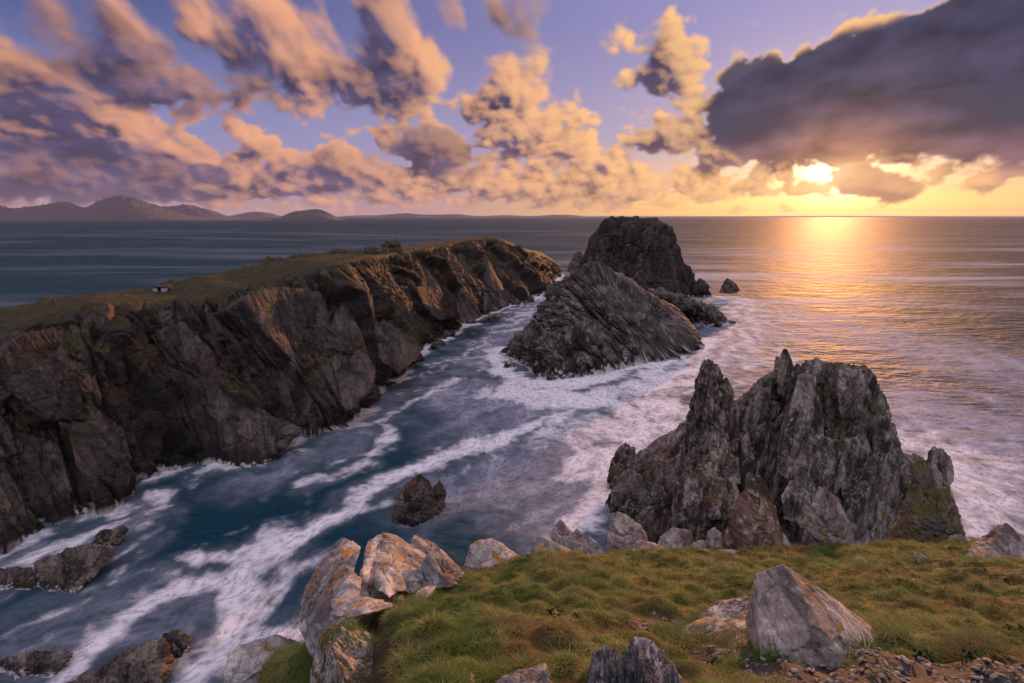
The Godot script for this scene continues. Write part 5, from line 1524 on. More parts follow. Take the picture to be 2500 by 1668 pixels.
	rock_part("upper_block", [Vector3(17.543, 47.659, -20.5), Vector3(18.243, 48.619, -21.3), Vector3(18.478, 49.27, -21.3), Vector3(19.116, 48.622, -21.5), Vector3(19.688, 47.957, -21.5), Vector3(19.46, 47.258, -20.8), Vector3(17.693, 47.704, -19.9), Vector3(19.909, 47.163, -22.5)], 46, moss, M.near, t)
	rock_part("side_block", [Vector3(18.409, 47.023, -19.8), Vector3(18.48, 47.96, -20), Vector3(19.235, 48.133, -20.5), Vector3(19.815, 47.599, -20.6), Vector3(20.042, 46.63, -20.4), Vector3(18.626, 46.721, -19.3), Vector3(20.546, 46.414, -21.8)], 40, moss, M.near, t)
	rock("boulder", "grey boulder tucked against the right foot of the mossy rock", "boulder", [Vector3(18.079, 46.485, -18.8), Vector3(18.622, 46.79, -19.2), Vector3(19.176, 46.763, -19.3), Vector3(19.546, 46.367, -19.2), Vector3(18.549, 46.484, -18.6), Vector3(19.558, 46.05, -19.8)], 26, mid, M.near)
	rock("boulder", "dark low boulder at the grass edge between the mossy rock and the pyramid boulder", "boulder", [Vector3(18.796, 46.547, -18.8), Vector3(19.306, 46.621, -19.2), Vector3(19.789, 46.509, -19.3), Vector3(19.851, 46.269, -19.1), Vector3(19.005, 46.463, -18.6), Vector3(20.055, 46.012, -19.7)], 22, mid, M.near)
	var brown := mid.merged({"dark": Vector3(0.07, 0.045, 0.036), "mid": Vector3(0.17, 0.105, 0.08), "light": Vector3(0.27, 0.18, 0.145), "rust": 0.6, "amp": 0.07}, true)
	rock("boulder", "brown pyramid-shaped rock standing at the far edge of the grass", "boulder", [Vector3(7.411, 48.342, -15.8), Vector3(7.574, 49.011, -16.1), Vector3(8.004, 50.127, -16.4), Vector3(8.688, 51.079, -16.6), Vector3(9.011, 50.851, -16.8), Vector3(9.61, 49.826, -16.9), Vector3(9.969, 48.716, -16.8), Vector3(9.739, 47.925, -16), Vector3(7.71, 48.646, -15), Vector3(8.464, 50.048, -15.7), Vector3(9.748, 48.203, -18)], 80, brown, M.near)
	rock("boulder", "pale flat slab lying in the grass at the foot of the brown pyramid rock", "boulder", [Vector3(6.606, 49.08, -14.6), Vector3(6.98, 49.278, -14.8), Vector3(7.849, 49.229, -14.8), Vector3(8.67, 48.939, -14.7), Vector3(7.357, 49.111, -14.3), Vector3(7.831, 48.728, -15.3)], 34, mid, M.near)
	rock("shard", "thin dark fin between the brown pyramid rock and the lichened slabs", "rock", [Vector3(9.43, 48.262, -15.6), Vector3(9.467, 49.267, -15.8), Vector3(9.831, 48.571, -15.8), Vector3(10.121, 48.227, -15.6), Vector3(9.525, 48.315, -15.3), Vector3(9.997, 48.318, -16.2)], 30, mid, M.near)
	var lich := mid.merged({"lichen": 1.0}, true)
	t = thing("lichened_slabs", lowest([Vector3(11.545, 47.548, -16.5)]), "pair of leaning slabs spotted with orange lichen, right of the brown pyramid rock", "rock")
	rock_part("slab", [Vector3(10.556, 47.455, -16.5), Vector3(10.842, 48.783, -16.7), Vector3(11.051, 49.826, -16.9), Vector3(11.267, 50.407, -17), Vector3(11.601, 50.28, -17.1), Vector3(11.621, 49.351, -16.8), Vector3(11.186, 47.85, -16.1), Vector3(10.654, 47.704, -16.1), Vector3(11.924, 48.268, -17.9)], 60, lich, M.near, t)
	rock_part("slab", [Vector3(11.452, 47.472, -16.6), Vector3(11.62, 49.405, -17), Vector3(11.915, 49.949, -17.3), Vector3(12.257, 49.709, -17.4), Vector3(13.128, 48.246, -17.5), Vector3(13.212, 47.444, -17.2), Vector3(12.007, 47.696, -16.5), Vector3(13.139, 47.941, -18.4)], 60, lich, M.near, t)
	# the heap left of the brown rock
	for g in [
		["tall grey split boulder, largest of the heap left of the brown rock", [Vector3(3.606, 47.309, -17.2), Vector3(3.728, 48.055, -17.5), Vector3(3.872, 48.717, -17.8), Vector3(4.267, 48.711, -17.9), Vector3(5.124, 48.039, -18.1), Vector3(5.439, 47.577, -18.2), Vector3(5.459, 47.138, -17.7), Vector3(4.368, 47.512, -16.9), Vector3(4.14, 48.354, -17.2), Vector3(4.925, 46.932, -19.3)], 56],
		["flat pale slab tilted in front of the tall split boulder", [Vector3(4.224, 48.571, -15.8), Vector3(4.567, 48.798, -16), Vector3(5.362, 48.498, -16), Vector3(5.401, 48.469, -15.7), Vector3(4.487, 48.507, -15.6), Vector3(4.984, 48.336, -16.3)], 30],
		["bluish weathered boulder between the split boulder and the brown rock", [Vector3(5.783, 46.746, -18.1), Vector3(6.11, 47.101, -18.6), Vector3(6.755, 47.321, -19), Vector3(7.58, 47, -19.2), Vector3(7.81, 46.338, -18.8), Vector3(6.556, 46.652, -17.9), Vector3(7.291, 45.95, -20.1)], 44],
		["squared pale block left of the brown rock's foot", [Vector3(6.786, 47.775, -16.9), Vector3(6.837, 47.967, -17), Vector3(7.118, 47.99, -17.1), Vector3(7.456, 47.915, -17.1), Vector3(7.487, 47.703, -17), Vector3(7.033, 47.736, -16.8), Vector3(7.342, 47.607, -17.4)], 22],
		["small square block just below the squared pale block", [Vector3(6.59, 48.268, -15.9), Vector3(6.642, 48.426, -16), Vector3(7.044, 48.354, -16.1), Vector3(7.099, 48.195, -16), Vector3(6.741, 48.254, -15.8), Vector3(6.983, 48.101, -16.3)], 20],
		["grey rounded rock above the squared pale block", [Vector3(8.198, 46.509, -19), Vector3(8.323, 46.958, -19.2), Vector3(8.67, 47.033, -19.4), Vector3(8.977, 46.758, -19.4), Vector3(8.852, 46.404, -19), Vector3(8.359, 46.515, -18.7), Vector3(8.886, 46.377, -19.8)], 24],
		["tan pointed rock, highest of the three peaks left of the split boulder", [Vector3(1.347, 48.209, -16.3), Vector3(1.526, 48.783, -16.7), Vector3(1.811, 49.088, -16.9), Vector3(2.232, 48.465, -16.9), Vector3(2.269, 48.101, -16.3), Vector3(1.715, 48.248, -16), Vector3(1.964, 47.822, -17.7)], 44],
		["grey jointed rock, middle of the three peaks left of the split boulder", [Vector3(1.759, 48.355, -16), Vector3(2.045, 48.785, -16.3), Vector3(2.379, 48.971, -16.5), Vector3(2.781, 48.305, -16.6), Vector3(2.794, 48.101, -16.2), Vector3(2.222, 48.363, -15.7), Vector3(2.427, 47.907, -17.3)], 44],
		["smaller tilted slab, rightmost of the three peaks left of the split boulder", [Vector3(2.708, 48.21, -16.4), Vector3(2.836, 48.579, -16.6), Vector3(3.323, 48.05, -16.7), Vector3(3.406, 47.899, -16.4), Vector3(2.905, 48.103, -16.1), Vector3(3.15, 47.858, -17.1)], 30],
		["long low tan slab running down into the grass left of the three peaks", [Vector3(0.512, 49.57, -14.2), Vector3(0.846, 49.923, -14.6), Vector3(1.058, 49.875, -14.6), Vector3(2.305, 49.285, -14.5), Vector3(2.151, 49.435, -14), Vector3(0.878, 49.554, -13.8), Vector3(1.256, 49.039, -15.2)], 44],
		["pale jointed boulder on the edge left of the three peaks", [Vector3(-1.301, 50.53, -12.4), Vector3(-1.197, 50.87, -12.7), Vector3(-0.936, 50.983, -12.9), Vector3(-0.566, 50.884, -13), Vector3(-0.127, 50.524, -13.1), Vector3(0.492, 50.265, -12.9), Vector3(0.351, 50.467, -12.3), Vector3(-0.766, 50.7, -12), Vector3(-0.609, 49.899, -13.9)], 56],
	]:
		rock("boulder", g[0], "boulder", g[1], g[2], mid, M.near)
	# the outcrop over the drop at the left
	var warm := mid.merged({"amp": 0.075, "lichen": 0.26, "fine": 2.0, "mid": Vector3(0.275, 0.26, 0.262), "light": Vector3(0.46, 0.44, 0.44), "m": axes(Vector3(0.6, -0.5, 0.62), Vector3(0.7, 0.55, 0.4), Vector3(0.8, 0.35, 0.9))}, true)
	var v0 := Vector3(-2.406, 54.257, -8.4)
	var v1 := Vector3(-1.838, 54.605, -6.6)
	warm.vein = [v0, (v1 - v0).cross(Vector3(0.1, 0, -1)).normalized()]
	t = thing("outcrop", lowest([Vector3(-2.49, 53.719, -6.5)]), "large jointed grey outcrop hanging over the sea at the left end of the grass", "rock outcrop")
	for g in [
		["slab", [Vector3(-3.234, 53.983, -6.6), Vector3(-3.381, 53.948, -7.1), Vector3(-3.408, 53.999, -7.5), Vector3(-3.355, 54.127, -7.9), Vector3(-3.165, 54.184, -8.4), Vector3(-2.764, 54.105, -8.2), Vector3(-2.595, 54.319, -7.1), Vector3(-2.537, 54.375, -6.6), Vector3(-2.527, 54.439, -6.1), Vector3(-2.544, 54.431, -5.8), Vector3(-2.856, 54.218, -6.1), Vector3(-4.14, 51.919, -10.1), Vector3(-2.996, 53.579, -6.4)], 90],
		["block", [Vector3(-2.359, 54.313, -6.7), Vector3(-2.517, 54.34, -7.5), Vector3(-2.581, 54.223, -8.2), Vector3(-2.462, 54.139, -8.6), Vector3(-2.294, 53.926, -8.8), Vector3(-2.072, 54.189, -7.7), Vector3(-1.947, 54.228, -6.8), Vector3(-3.073, 51.839, -10.2)], 60],
		["block", [Vector3(-2.069, 53.951, -7.4), Vector3(-2.316, 53.779, -8.6), Vector3(-2.526, 53.837, -9), Vector3(-2.354, 53.65, -9.2), Vector3(-1.725, 53.086, -9.3), Vector3(-1.222, 52.828, -9.2), Vector3(-1.385, 53.525, -8), Vector3(-1.605, 53.788, -7.6), Vector3(-1.776, 53.974, -7.3), Vector3(-2.482, 51.599, -11.3)], 70],
		["block", [Vector3(-2.34, 52.622, -10), Vector3(-2.236, 52.925, -10.3), Vector3(-1.93, 52.66, -10.5), Vector3(-1.7, 52.356, -10.6), Vector3(-1.267, 51.934, -10.5), Vector3(-1.295, 52.183, -9.7), Vector3(-2.018, 52.399, -9.5), Vector3(-2.09, 51.506, -11.6)], 44],
		["block", [Vector3(-2.539, 54.356, -6.4), Vector3(-2.453, 54.605, -6.6), Vector3(-2.284, 54.559, -6.8), Vector3(-2.106, 54.498, -6.5), Vector3(-2.12, 54.445, -6.3), Vector3(-2.306, 54.512, -6.1), Vector3(-2.619, 53.736, -7.4)], 34],
		["block", [Vector3(-2.165, 54.372, -6.4), Vector3(-2.166, 54.407, -6.7), Vector3(-1.856, 54.402, -6.8), Vector3(-1.672, 54.289, -6.7), Vector3(-1.671, 54.356, -6.4), Vector3(-1.903, 54.474, -6.2), Vector3(-2.236, 53.567, -7.6)], 36],
		["block", [Vector3(-2.476, 54.679, -6.1), Vector3(-2.541, 54.732, -6.4), Vector3(-2.475, 54.731, -6.7), Vector3(-2.301, 54.719, -6.6), Vector3(-2.208, 54.737, -6.2), Vector3(-2.28, 54.811, -5.9), Vector3(-2.719, 54.031, -7.2)], 30],
		["block", [Vector3(-2.077, 54.552, -6.6), Vector3(-2.123, 54.637, -6.9), Vector3(-1.985, 54.562, -7.1), Vector3(-1.75, 54.384, -7.1), Vector3(-1.654, 54.386, -6.8), Vector3(-1.786, 54.598, -6.4), Vector3(-2.157, 53.759, -7.8)], 34],
		["block", [Vector3(-1.762, 54.139, -7.1), Vector3(-1.786, 54.181, -7.4), Vector3(-1.643, 54.11, -7.6), Vector3(-1.482, 53.999, -7.5), Vector3(-1.48, 54.056, -7.2), Vector3(-1.602, 54.14, -7), Vector3(-1.825, 53.392, -8.2)], 28],
		["block", [Vector3(-2.765, 54.492, -5.7), Vector3(-2.794, 54.515, -5.9), Vector3(-2.712, 54.439, -6.1), Vector3(-2.58, 54.349, -6), Vector3(-2.478, 54.381, -5.6), Vector3(-2.592, 54.413, -5.5), Vector3(-3.03, 53.663, -6.6)], 30],
		["block", [Vector3(-2.577, 54.396, -5.8), Vector3(-2.546, 54.53, -6), Vector3(-2.394, 54.57, -6.2), Vector3(-2.21, 54.533, -6.2), Vector3(-2.122, 54.537, -5.8), Vector3(-2.224, 54.618, -5.5), Vector3(-2.683, 53.76, -6.8)], 36],
	]:
		rock_part(g[0], g[1], g[2], warm, M.near, t)
	rock("boulder", "wedge-shaped boulder in the grass just right of the left outcrop", "boulder", [Vector3(-1.652, 53.919, -7.6), Vector3(-1.426, 54.327, -7.7), Vector3(-1.319, 54.189, -7.7), Vector3(-1.007, 53.967, -7.9), Vector3(-0.91, 53.787, -7.9), Vector3(-0.914, 53.878, -7.5), Vector3(-1.26, 54.015, -7.25), Vector3(-1.495, 53.949, -7.35), Vector3(-1.379, 53.393, -8.5)], 50, warm, M.near)
	rock("boulder", "thin grey slab half sunk in the grass below the wedge-shaped boulder", "boulder", [Vector3(-1.449, 54.562, -6.2), Vector3(-1.423, 54.574, -6.5), Vector3(-1.328, 54.523, -6.7), Vector3(-1.149, 54.523, -6.7), Vector3(-1.21, 54.642, -6.4), Vector3(-1.319, 54.578, -6.1), Vector3(-1.376, 54.159, -6.9)], 30, pale, M.near)
	t = thing("rock_pillar", lowest([Vector3(-1.868, 54.798, -4.6)]), "grassy-topped rock pillar below the left outcrop at the bottom edge", "rock")
	rock_part("ledge", [Vector3(-2.286, 55.098, -5.5), Vector3(-2.306, 55.122, -5.7), Vector3(-1.768, 55.022, -5.8), Vector3(-1.533, 55.102, -5.6), Vector3(-1.766, 55.187, -5.4), Vector3(-2.058, 55.213, -5.3), Vector3(-2.171, 54.679, -6.1)], 36, warm, M.near, t)
	rock_part("pillar", [Vector3(-2.247, 55.169, -5), Vector3(-2.146, 55.258, -5.1), Vector3(-1.972, 55.228, -5.2), Vector3(-1.602, 55.107, -5), Vector3(-1.605, 55.053, -4.9), Vector3(-1.53, 55.098, -4.5), Vector3(-1.399, 55.279, -3.9), Vector3(-1.658, 55.173, -3.9), Vector3(-2.113, 54.908, -4.4), Vector3(-2.194, 54.928, -4.7), Vector3(-1.959, 55.442, -4.6), Vector3(-2.31, 53.633, -5.9)], 80, warm.merged({"grass": 0.8}, true), M.near, t)
	rock("boulder", "grey slab with orange lichen on the lower ledge at the bottom left of the grass", "boulder", [Vector3(-4.047, 53.365, -5.8), Vector3(-4.169, 53.534, -6.1), Vector3(-4.268, 53.46, -6.6), Vector3(-4.063, 53.43, -6.8), Vector3(-3.816, 53.322, -7), Vector3(-3.457, 53.193, -7), Vector3(-3.493, 53.442, -6.3), Vector3(-3.464, 53.593, -5.6), Vector3(-3.547, 53.535, -5.4), Vector3(-4.552, 51.896, -7.6)], 64, warm, M.near)
	var ledge := warm.merged({"grass": -1.0, "amp": 0.08}, true)
	var lp := [Vector3(-3.502, 53.52, -5.6), Vector3(-3.545, 53.754, -6), Vector3(-3.464, 53.718, -6.3), Vector3(-3.07, 53.773, -6.3), Vector3(-2.61, 54.08, -5.9), Vector3(-2.296, 54.014, -5), Vector3(-2.879, 53.811, -5), Vector3(-3.515, 52.662, -6.8)]
	rock("grass_ledge", "grass-grown lower ledge left of the rock pillar at the bottom edge", "ledge", lp, 40, ledge, M.near)
	hull_grass(lp, 2600)
	grass_round_rocks()
	hull_grass([Vector3(-2.084, 55.291, -5), Vector3(-1.972, 55.228, -5.2), Vector3(-1.613, 55.107, -5), Vector3(-1.605, 55.184, -4.8), Vector3(-1.905, 55.343, -4.7), Vector3(-2.161, 54.381, -5.6)], 500)

func hull_grass(pts: Array, count: int) -> void:
	var c := Vector3.ZERO
	for q in pts:
		c += q
	c /= pts.size()
	var planes := hull(pts, c)
	var r := RandomNumberGenerator.new()
	r.seed = 5
	var lo := Vector3.INF
	var hi := -Vector3.INF
	for q in pts:
		lo = lo.min(q)
		hi = hi.max(q)
	var xf := []
	var cols := []
	for i in count:
		var x := r.randf_range(lo.x, hi.x)
		var z := r.randf_range(lo.z, hi.z)
		var y := INF
		var low := -INF
		for pl in planes:
			var n: Vector3 = pl[0]
			var v: float = (pl[1] - n.x * (x - c.x) - n.z * (z - c.z)) / n.y if absf(n.y) > 0.01 else INF
			if n.y > 0.01:
				y = minf(y, v)
			elif n.y < -0.01:
				low = maxf(low, v)
		if low > y or y > 100.0:
			continue
		var s := r.randf_range(0.45, 0.85)
		xf.append(Transform3D(Basis(Vector3.UP, r.randf() * TAU).scaled(Vector3(s, s, s)), Vector3(x, c.y + y - 0.02, z)))
		cols.append(grass_color(x, -z, r))
	multi("grass", tuft_mesh(15, 0.17, 0.055, 0.9, 0.0040, r), M.grass, xf, cols)

# ---------------------------------------------------------------- rocks in the water, hut and pole on the headland
func water_rocks() -> void:
	var s := style(Vector3(0.6, -0.5, 0.62), Vector3(0.6, 0.7, 0.2), Vector3(2.2, 1.2, 2.6), 0.62, 0.15, Vector3(0.035, 0.031, 0.031), Vector3(0.11, 0.095, 0.088), Vector3(0.25, 0.21, 0.19))
	s.fine = 0.8
	s.wet = 0.9
	s.surf = 0.7
	s.rust = 0.3
	var t := thing("channel_rock", Vector3(-19.57, 0, -93), "dark double-topped rock standing alone in the middle of the channel", "sea rock")
	rock_part("main_block", [Vector3(-24.333, -1.793, -92), Vector3(-23.722, 3.337, -92.5), Vector3(-21.165, 7.836, -94), Vector3(-18.544, 9.312, -94.5), Vector3(-16.845, 7.559, -94.5), Vector3(-15.59, 3.413, -94), Vector3(-15.027, -2.464, -93), Vector3(-19.543, -1.923, -90), Vector3(-21.013, 5.52, -90.5), Vector3(-19.764, 1.607, -97)], 56, s, M.mid, t)
	rock_part("side_block", [Vector3(-17.187, -2.4, -96), Vector3(-16.436, 4.66, -97), Vector3(-15.002, 6.572, -97), Vector3(-13.91, 3.647, -97), Vector3(-14.014, -0.853, -96), Vector3(-15.444, -1.239, -95), Vector3(-15.914, 1.447, -99)], 30, s, M.mid, t)
	for g in [
		["long low rock ridge awash at the left edge, middle of three pieces", [Vector3(-80.244, -0.941, -73), Vector3(-81.437, 2.645, -76), Vector3(-76.734, 4.302, -77), Vector3(-72.978, 4.617, -78), Vector3(-69.599, 3.207, -79), Vector3(-69.7, 1.787, -76), Vector3(-71.182, 0.312, -72), Vector3(-74.958, -1.349, -71), Vector3(-81.447, -1.883, -82)], 56],
		["narrow far tip of the low rock ridge at the left edge", [Vector3(-80.276, -1.979, -84), Vector3(-77.842, 1.982, -85), Vector3(-73.893, 2.984, -86), Vector3(-72.639, 2.144, -86), Vector3(-73.542, 0.356, -84), Vector3(-75.654, -0.962, -82), Vector3(-78.559, -0.547, -88)], 36],
		["near end of the low rock ridge running out of the picture's left edge", [Vector3(-88.272, -3.452, -71), Vector3(-91.064, 1.702, -75), Vector3(-85.066, 2.128, -75), Vector3(-80.921, 2.553, -75), Vector3(-78.844, -0.517, -73), Vector3(-79.221, -1.349, -71), Vector3(-82.8, -2.559, -70), Vector3(-90.129, -3.211, -79)], 44],
		["brown rock ridge in the foam at the bottom left, larger of two", [Vector3(-59, -1.557, -52), Vector3(-58.477, 0.487, -54.5), Vector3(-55.332, 1.666, -55.5), Vector3(-51.813, 2.89, -56.5), Vector3(-49.489, 3.816, -58), Vector3(-47.754, 3.762, -58.5), Vector3(-46.145, 1.385, -57), Vector3(-45.265, -0.965, -51.5), Vector3(-50.034, -3.255, -50), Vector3(-57.008, -5.826, -61), Vector3(-49.549, 2.579, -54.5)], 64],
		["dark squared block at the tip of the brown rock ridge", [Vector3(-50.559, -0.948, -60), Vector3(-49.662, 2.178, -61), Vector3(-47.42, 2.623, -61), Vector3(-45.58, 1.657, -61), Vector3(-46.299, -0.199, -60), Vector3(-47.191, -0.374, -58), Vector3(-49.868, -0.873, -63)], 34],
		["dark low rock in the bottom left corner", [Vector3(-72.734, -6.584, -55), Vector3(-74.243, -0.374, -58), Vector3(-66.537, 1.808, -58), Vector3(-62.674, 1.537, -59), Vector3(-60.165, 1.446, -58), Vector3(-62.046, -0.769, -55), Vector3(-66.346, -2.74, -53), Vector3(-71.938, -4.27, -61)], 44],
		["twin-peaked rock standing alone in the open water right of the tall stack", [Vector3(158.89, 2.822, -391), Vector3(163.164, 9.684, -395), Vector3(165.839, 13.936, -396), Vector3(170.254, 10.232, -396), Vector3(174.205, 8.751, -397), Vector3(178.165, 3.31, -397), Vector3(168.631, 1.625, -390), Vector3(170.939, 7.207, -401)], 30],
		["rock at the right foot of the pyramid stack, farthest right", [Vector3(108.732, -2.164, -296), Vector3(114.466, 7.551, -300), Vector3(118.109, 9.83, -302), Vector3(125.524, 4.378, -303), Vector3(131.429, -2.292, -303), Vector3(119.297, -3.788, -295), Vector3(122.405, 2.109, -308)], 36],
		["flat dark rock between the headland and the pyramid stack", [Vector3(23.003, 0.883, -414), Vector3(28.646, 4.706, -420), Vector3(37.79, 7.919, -423), Vector3(48.653, 9.599, -424), Vector3(49.106, 2.909, -420), Vector3(37.189, -0.541, -414), Vector3(40.232, 3.521, -429)], 30],
		["small pointed rock left of the tall stack, nearer of two", [Vector3(50.284, 10.775, -475), Vector3(53.849, 18.321, -480), Vector3(58.092, 19.759, -482), Vector3(63.144, 14.107, -482), Vector3(63.582, 9.657, -478), Vector3(56.387, 8.368, -475), Vector3(58.957, 14.355, -488)], 24],
		["small rock against the left side of the tall stack, farther of two", [Vector3(57.799, 14.42, -515), Vector3(62.472, 23.515, -520), Vector3(68.756, 26.403, -522), Vector3(72.621, 15.548, -522), Vector3(66.414, 12.785, -514), Vector3(67.977, 19.442, -528)], 24],
		["spiky rock fin in the surf below the pyramid stack", [Vector3(11.449, -3.382, -182.5), Vector3(13.591, 1.792, -184), Vector3(15.246, 3.318, -184.6), Vector3(16.62, 0.224, -184.6), Vector3(15.557, -2.348, -183), Vector3(13.057, -3.724, -182), Vector3(14.763, -0.577, -186)], 24],
		["low dark rock off the left corner of the pyramid stack", [Vector3(-4.408, -3.191, -198), Vector3(-3.009, 1.731, -200), Vector3(0.889, 1.44, -201), Vector3(4.47, -3.212, -201), Vector3(2.653, -5.969, -198), Vector3(-1.76, -5.636, -197), Vector3(0, -1.956, -203)], 30],
	]:
		rock("sea_rock", g[0], "sea rock", g[1], g[2], s, M.mid, "rocks in the water")
	# boulders along the foot of the headland
	var foot := [Vector3(-65.187, 0, -132.829), Vector3(-56.898, 0, -136.712), Vector3(-50.389, 0, -143.769), Vector3(-48.731, 0, -166.847), Vector3(-44.865, 0, -194.231), Vector3(-43.69, 0, -231.345), Vector3(-29.966, 0, -264.397), Vector3(-22.156, 0, -300.905), Vector3(-7.39, 0, -343.19), Vector3(12.608, 0, -366.929), Vector3(28.315, 0, -430.539), Vector3(49.97, 0, -535.312)]
	var places := [[Vector3(-39.962, 0, -207.251), 3.2], [Vector3(-43.784, 0, -178.077), 2.6], [Vector3(-23.355, 0, -289.358), 4.0], [Vector3(-17.221, 0, -316.267), 5.5], [Vector3(-12.811, 0, -329.995), 4.5], [Vector3(-7.868, 0, -338.125), 4.0], [Vector3(3.058, 0, -355.592), 5.0], [Vector3(12.48, 0, -363.074), 6.0], [Vector3(-34.436, 0, -237.995), 3.5], [Vector3(-32.455, 0, -256.307), 4.5], [Vector3(-13.925, 0, -291.85), 3.5], [Vector3(-34.546, 0, -231.345), 4.0]]
	var line := along(foot, 60, false)
	for i in 64:
		var q := line[rng.randi_range(0, 59)]
		var far := clampf(-q.z / 250.0, 0.4, 1.6)
		places.append([q + Vector3(rng.randf_range(-4, 2.0), 0, rng.randf_range(-1.5, 2.5)) * far, rng.randf_range(1.0, 3.0) * far])
	var k := 0
	for pl in places:
		rng.seed = 3000 + k
		var size: float = pl[1]
		var turn := Basis(Vector3(0.3, 0.2, 0.9).normalized(), rng.randf_range(-0.9, 0.4)) * Basis(Vector3.UP, rng.randf() * TAU)
		rock("shore_rock", "dark wave-washed boulder at the foot of the headland cliff", "sea rock", block(pl[0] + Vector3(0, size * 0.15, 0), Vector3(size, size * 0.75, size * 0.7), turn, 12), 11, s, M.mid, "boulders along the foot of the headland")
		k += 1
	# the dark ridge of rocks behind the plateau
	var b := style(Vector3(0.6, -0.5, 0.62), Vector3(0.4, 0.8, 0.2), Vector3(6, 4, 6), 1.6, 1.2, Vector3(0.03, 0.026, 0.024), Vector3(0.08, 0.066, 0.055), Vector3(0.15, 0.125, 0.10))
	b.fine = 0.4
	b.grass = 0.7
	b.rust = 0.2
	for g in [
		["dark rock at the near end of the ridge behind the plateau, against the surf", [Vector3(-102.723, 37.812, -209), Vector3(-104.661, 41.151, -215), Vector3(-103.638, 42.427, -217), Vector3(-98.18, 42.891, -218), Vector3(-94.227, 41.521, -217), Vector3(-92.982, 37.812, -209), Vector3(-103.496, 39.898, -225)], 30],
		["low rocky ridge behind the plateau, second from its near end", [Vector3(-99.606, 37.368, -222), Vector3(-100.886, 40.965, -228), Vector3(-93.81, 42.907, -230), Vector3(-86.021, 43.48, -230), Vector3(-82.663, 40.584, -228), Vector3(-89.269, 37.368, -222), Vector3(-96.12, 39.562, -240)], 30],
		["low rocky ridge behind the plateau, middle part", [Vector3(-89.053, 37.13, -234), Vector3(-88.824, 41.964, -240), Vector3(-82.259, 44.024, -242), Vector3(-73.09, 44.425, -242), Vector3(-69.702, 41.165, -240), Vector3(-78.121, 37.72, -234), Vector3(-83.76, 40.643, -252)], 30],
		["low rocky ridge behind the plateau, next to its hump", [Vector3(-75.167, 38.2, -244), Vector3(-75.581, 42.874, -250), Vector3(-68.669, 44.406, -252), Vector3(-62.306, 44.823, -252), Vector3(-59.895, 41.836, -250), Vector3(-66.863, 39.221, -244), Vector3(-71.508, 42.052, -262)], 26],
		["rounded rocky hump on the skyline of the headland", [Vector3(-66.65, 40.182, -258), Vector3(-65.604, 45.086, -262), Vector3(-62.418, 47.578, -264), Vector3(-58.878, 47.795, -264), Vector3(-57.216, 45.842, -264), Vector3(-55.171, 43.137, -262), Vector3(-59.24, 40.336, -256), Vector3(-62.461, 43.679, -271)], 30],
		["dark thorny rock on the skyline just left of the ridge", [Vector3(-106.194, 38.043, -202), Vector3(-106.926, 40.309, -205), Vector3(-105.99, 40.732, -206), Vector3(-104.766, 39.346, -206), Vector3(-103.105, 37.934, -203), Vector3(-104.394, 37.359, -202), Vector3(-107.192, 39.146, -208)], 18],
		["grass-topped earth mound behind the white hut", [Vector3(-118.544, 35.154, -174), Vector3(-118.54, 36.829, -176), Vector3(-117.689, 37.755, -177), Vector3(-116.276, 37.151, -177), Vector3(-115.024, 35.485, -177), Vector3(-114.175, 34.555, -174), Vector3(-119.821, 35.532, -180)], 20],
		["low dark rock on the skyline near the pole", [Vector3(-146.455, 32.726, -156), Vector3(-146.641, 33.89, -158), Vector3(-145.157, 34.138, -159), Vector3(-143.588, 33.172, -159), Vector3(-142.108, 32.318, -156), Vector3(-148.163, 32.834, -161)], 18],
	]:
		rock("ridge_rock", g[0], "rock", g[1], g[2], b, M.far, "rocks along the back of the headland")

func box(parent: Node3D, called: String, size: Vector3, at: Vector3, mat: Material) -> void:
	var m := BoxMesh.new()
	m.size = size
	add(called, m, mat, parent).position = at

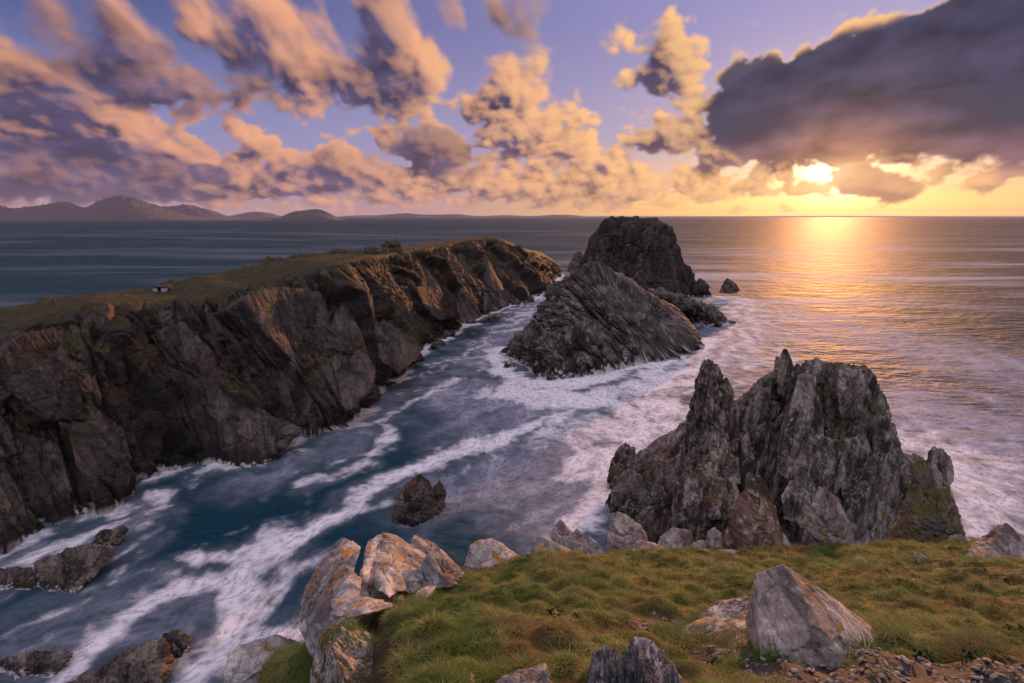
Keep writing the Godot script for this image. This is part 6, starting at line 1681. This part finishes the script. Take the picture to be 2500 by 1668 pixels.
func hut_and_pole() -> void:
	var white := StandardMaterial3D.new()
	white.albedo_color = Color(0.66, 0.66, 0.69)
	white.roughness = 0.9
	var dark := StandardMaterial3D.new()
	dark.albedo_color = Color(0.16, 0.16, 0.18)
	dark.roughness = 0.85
	var at := Vector3(-109.805, 37.29, -160)
	var t := thing("stone_hut", at, "small flat-roofed white hut sunk in the plateau grass", "hut")
	t.rotation_degrees.y = 8.0
	t.scale = Vector3(0.66, 0.8, 0.66)
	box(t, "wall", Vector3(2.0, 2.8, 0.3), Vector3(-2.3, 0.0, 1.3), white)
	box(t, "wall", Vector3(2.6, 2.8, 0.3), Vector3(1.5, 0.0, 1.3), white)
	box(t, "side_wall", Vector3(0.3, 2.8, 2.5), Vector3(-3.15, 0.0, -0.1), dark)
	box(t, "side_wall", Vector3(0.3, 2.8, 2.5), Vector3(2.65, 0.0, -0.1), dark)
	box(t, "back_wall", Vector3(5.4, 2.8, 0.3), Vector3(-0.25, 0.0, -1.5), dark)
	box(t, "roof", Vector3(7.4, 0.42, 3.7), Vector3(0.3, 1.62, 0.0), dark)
	var wood := StandardMaterial3D.new()
	wood.albedo_color = Color(0.42, 0.30, 0.24)
	wood.roughness = 0.9
	var a := Vector3(-115.278, 35.717, -128)
	var b := Vector3(-115.349, 40.067, -128)
	var c := CylinderMesh.new()
	c.height = (b - a).length()
	c.top_radius = 0.09
	c.bottom_radius = 0.13
	c.radial_segments = 8
	var o := add("pole", c, wood)
	o.transform = Transform3D(Basis(Quaternion(Vector3.UP, (b - a).normalized())), (a + b) * 0.5)
	tag(o, "thin leaning wooden pole standing in the plateau grass at the left", "pole")

func build() -> void:
	block_tables()
	materials()
	sea()
	hills()
	headland()
	slope_ground()
	stacks()
	ruined_stack()
	water_rocks()
	hut_and_pole()
	boulders_and_grass()
	foam()
	sheen_streaks()

func boulders_and_grass() -> void:
	M.leaf = StandardMaterial3D.new()
	M.leaf.vertex_color_use_as_albedo = true
	M.leaf.albedo_color = Color(0.07, 0.14, 0.025).linear_to_srgb()
	M.leaf.roughness = 0.6
	M.leaf.backlight_enabled = true
	M.leaf.backlight = Color(0.4, 0.4, 0.4)
	grass()
	boulders()
	stones()
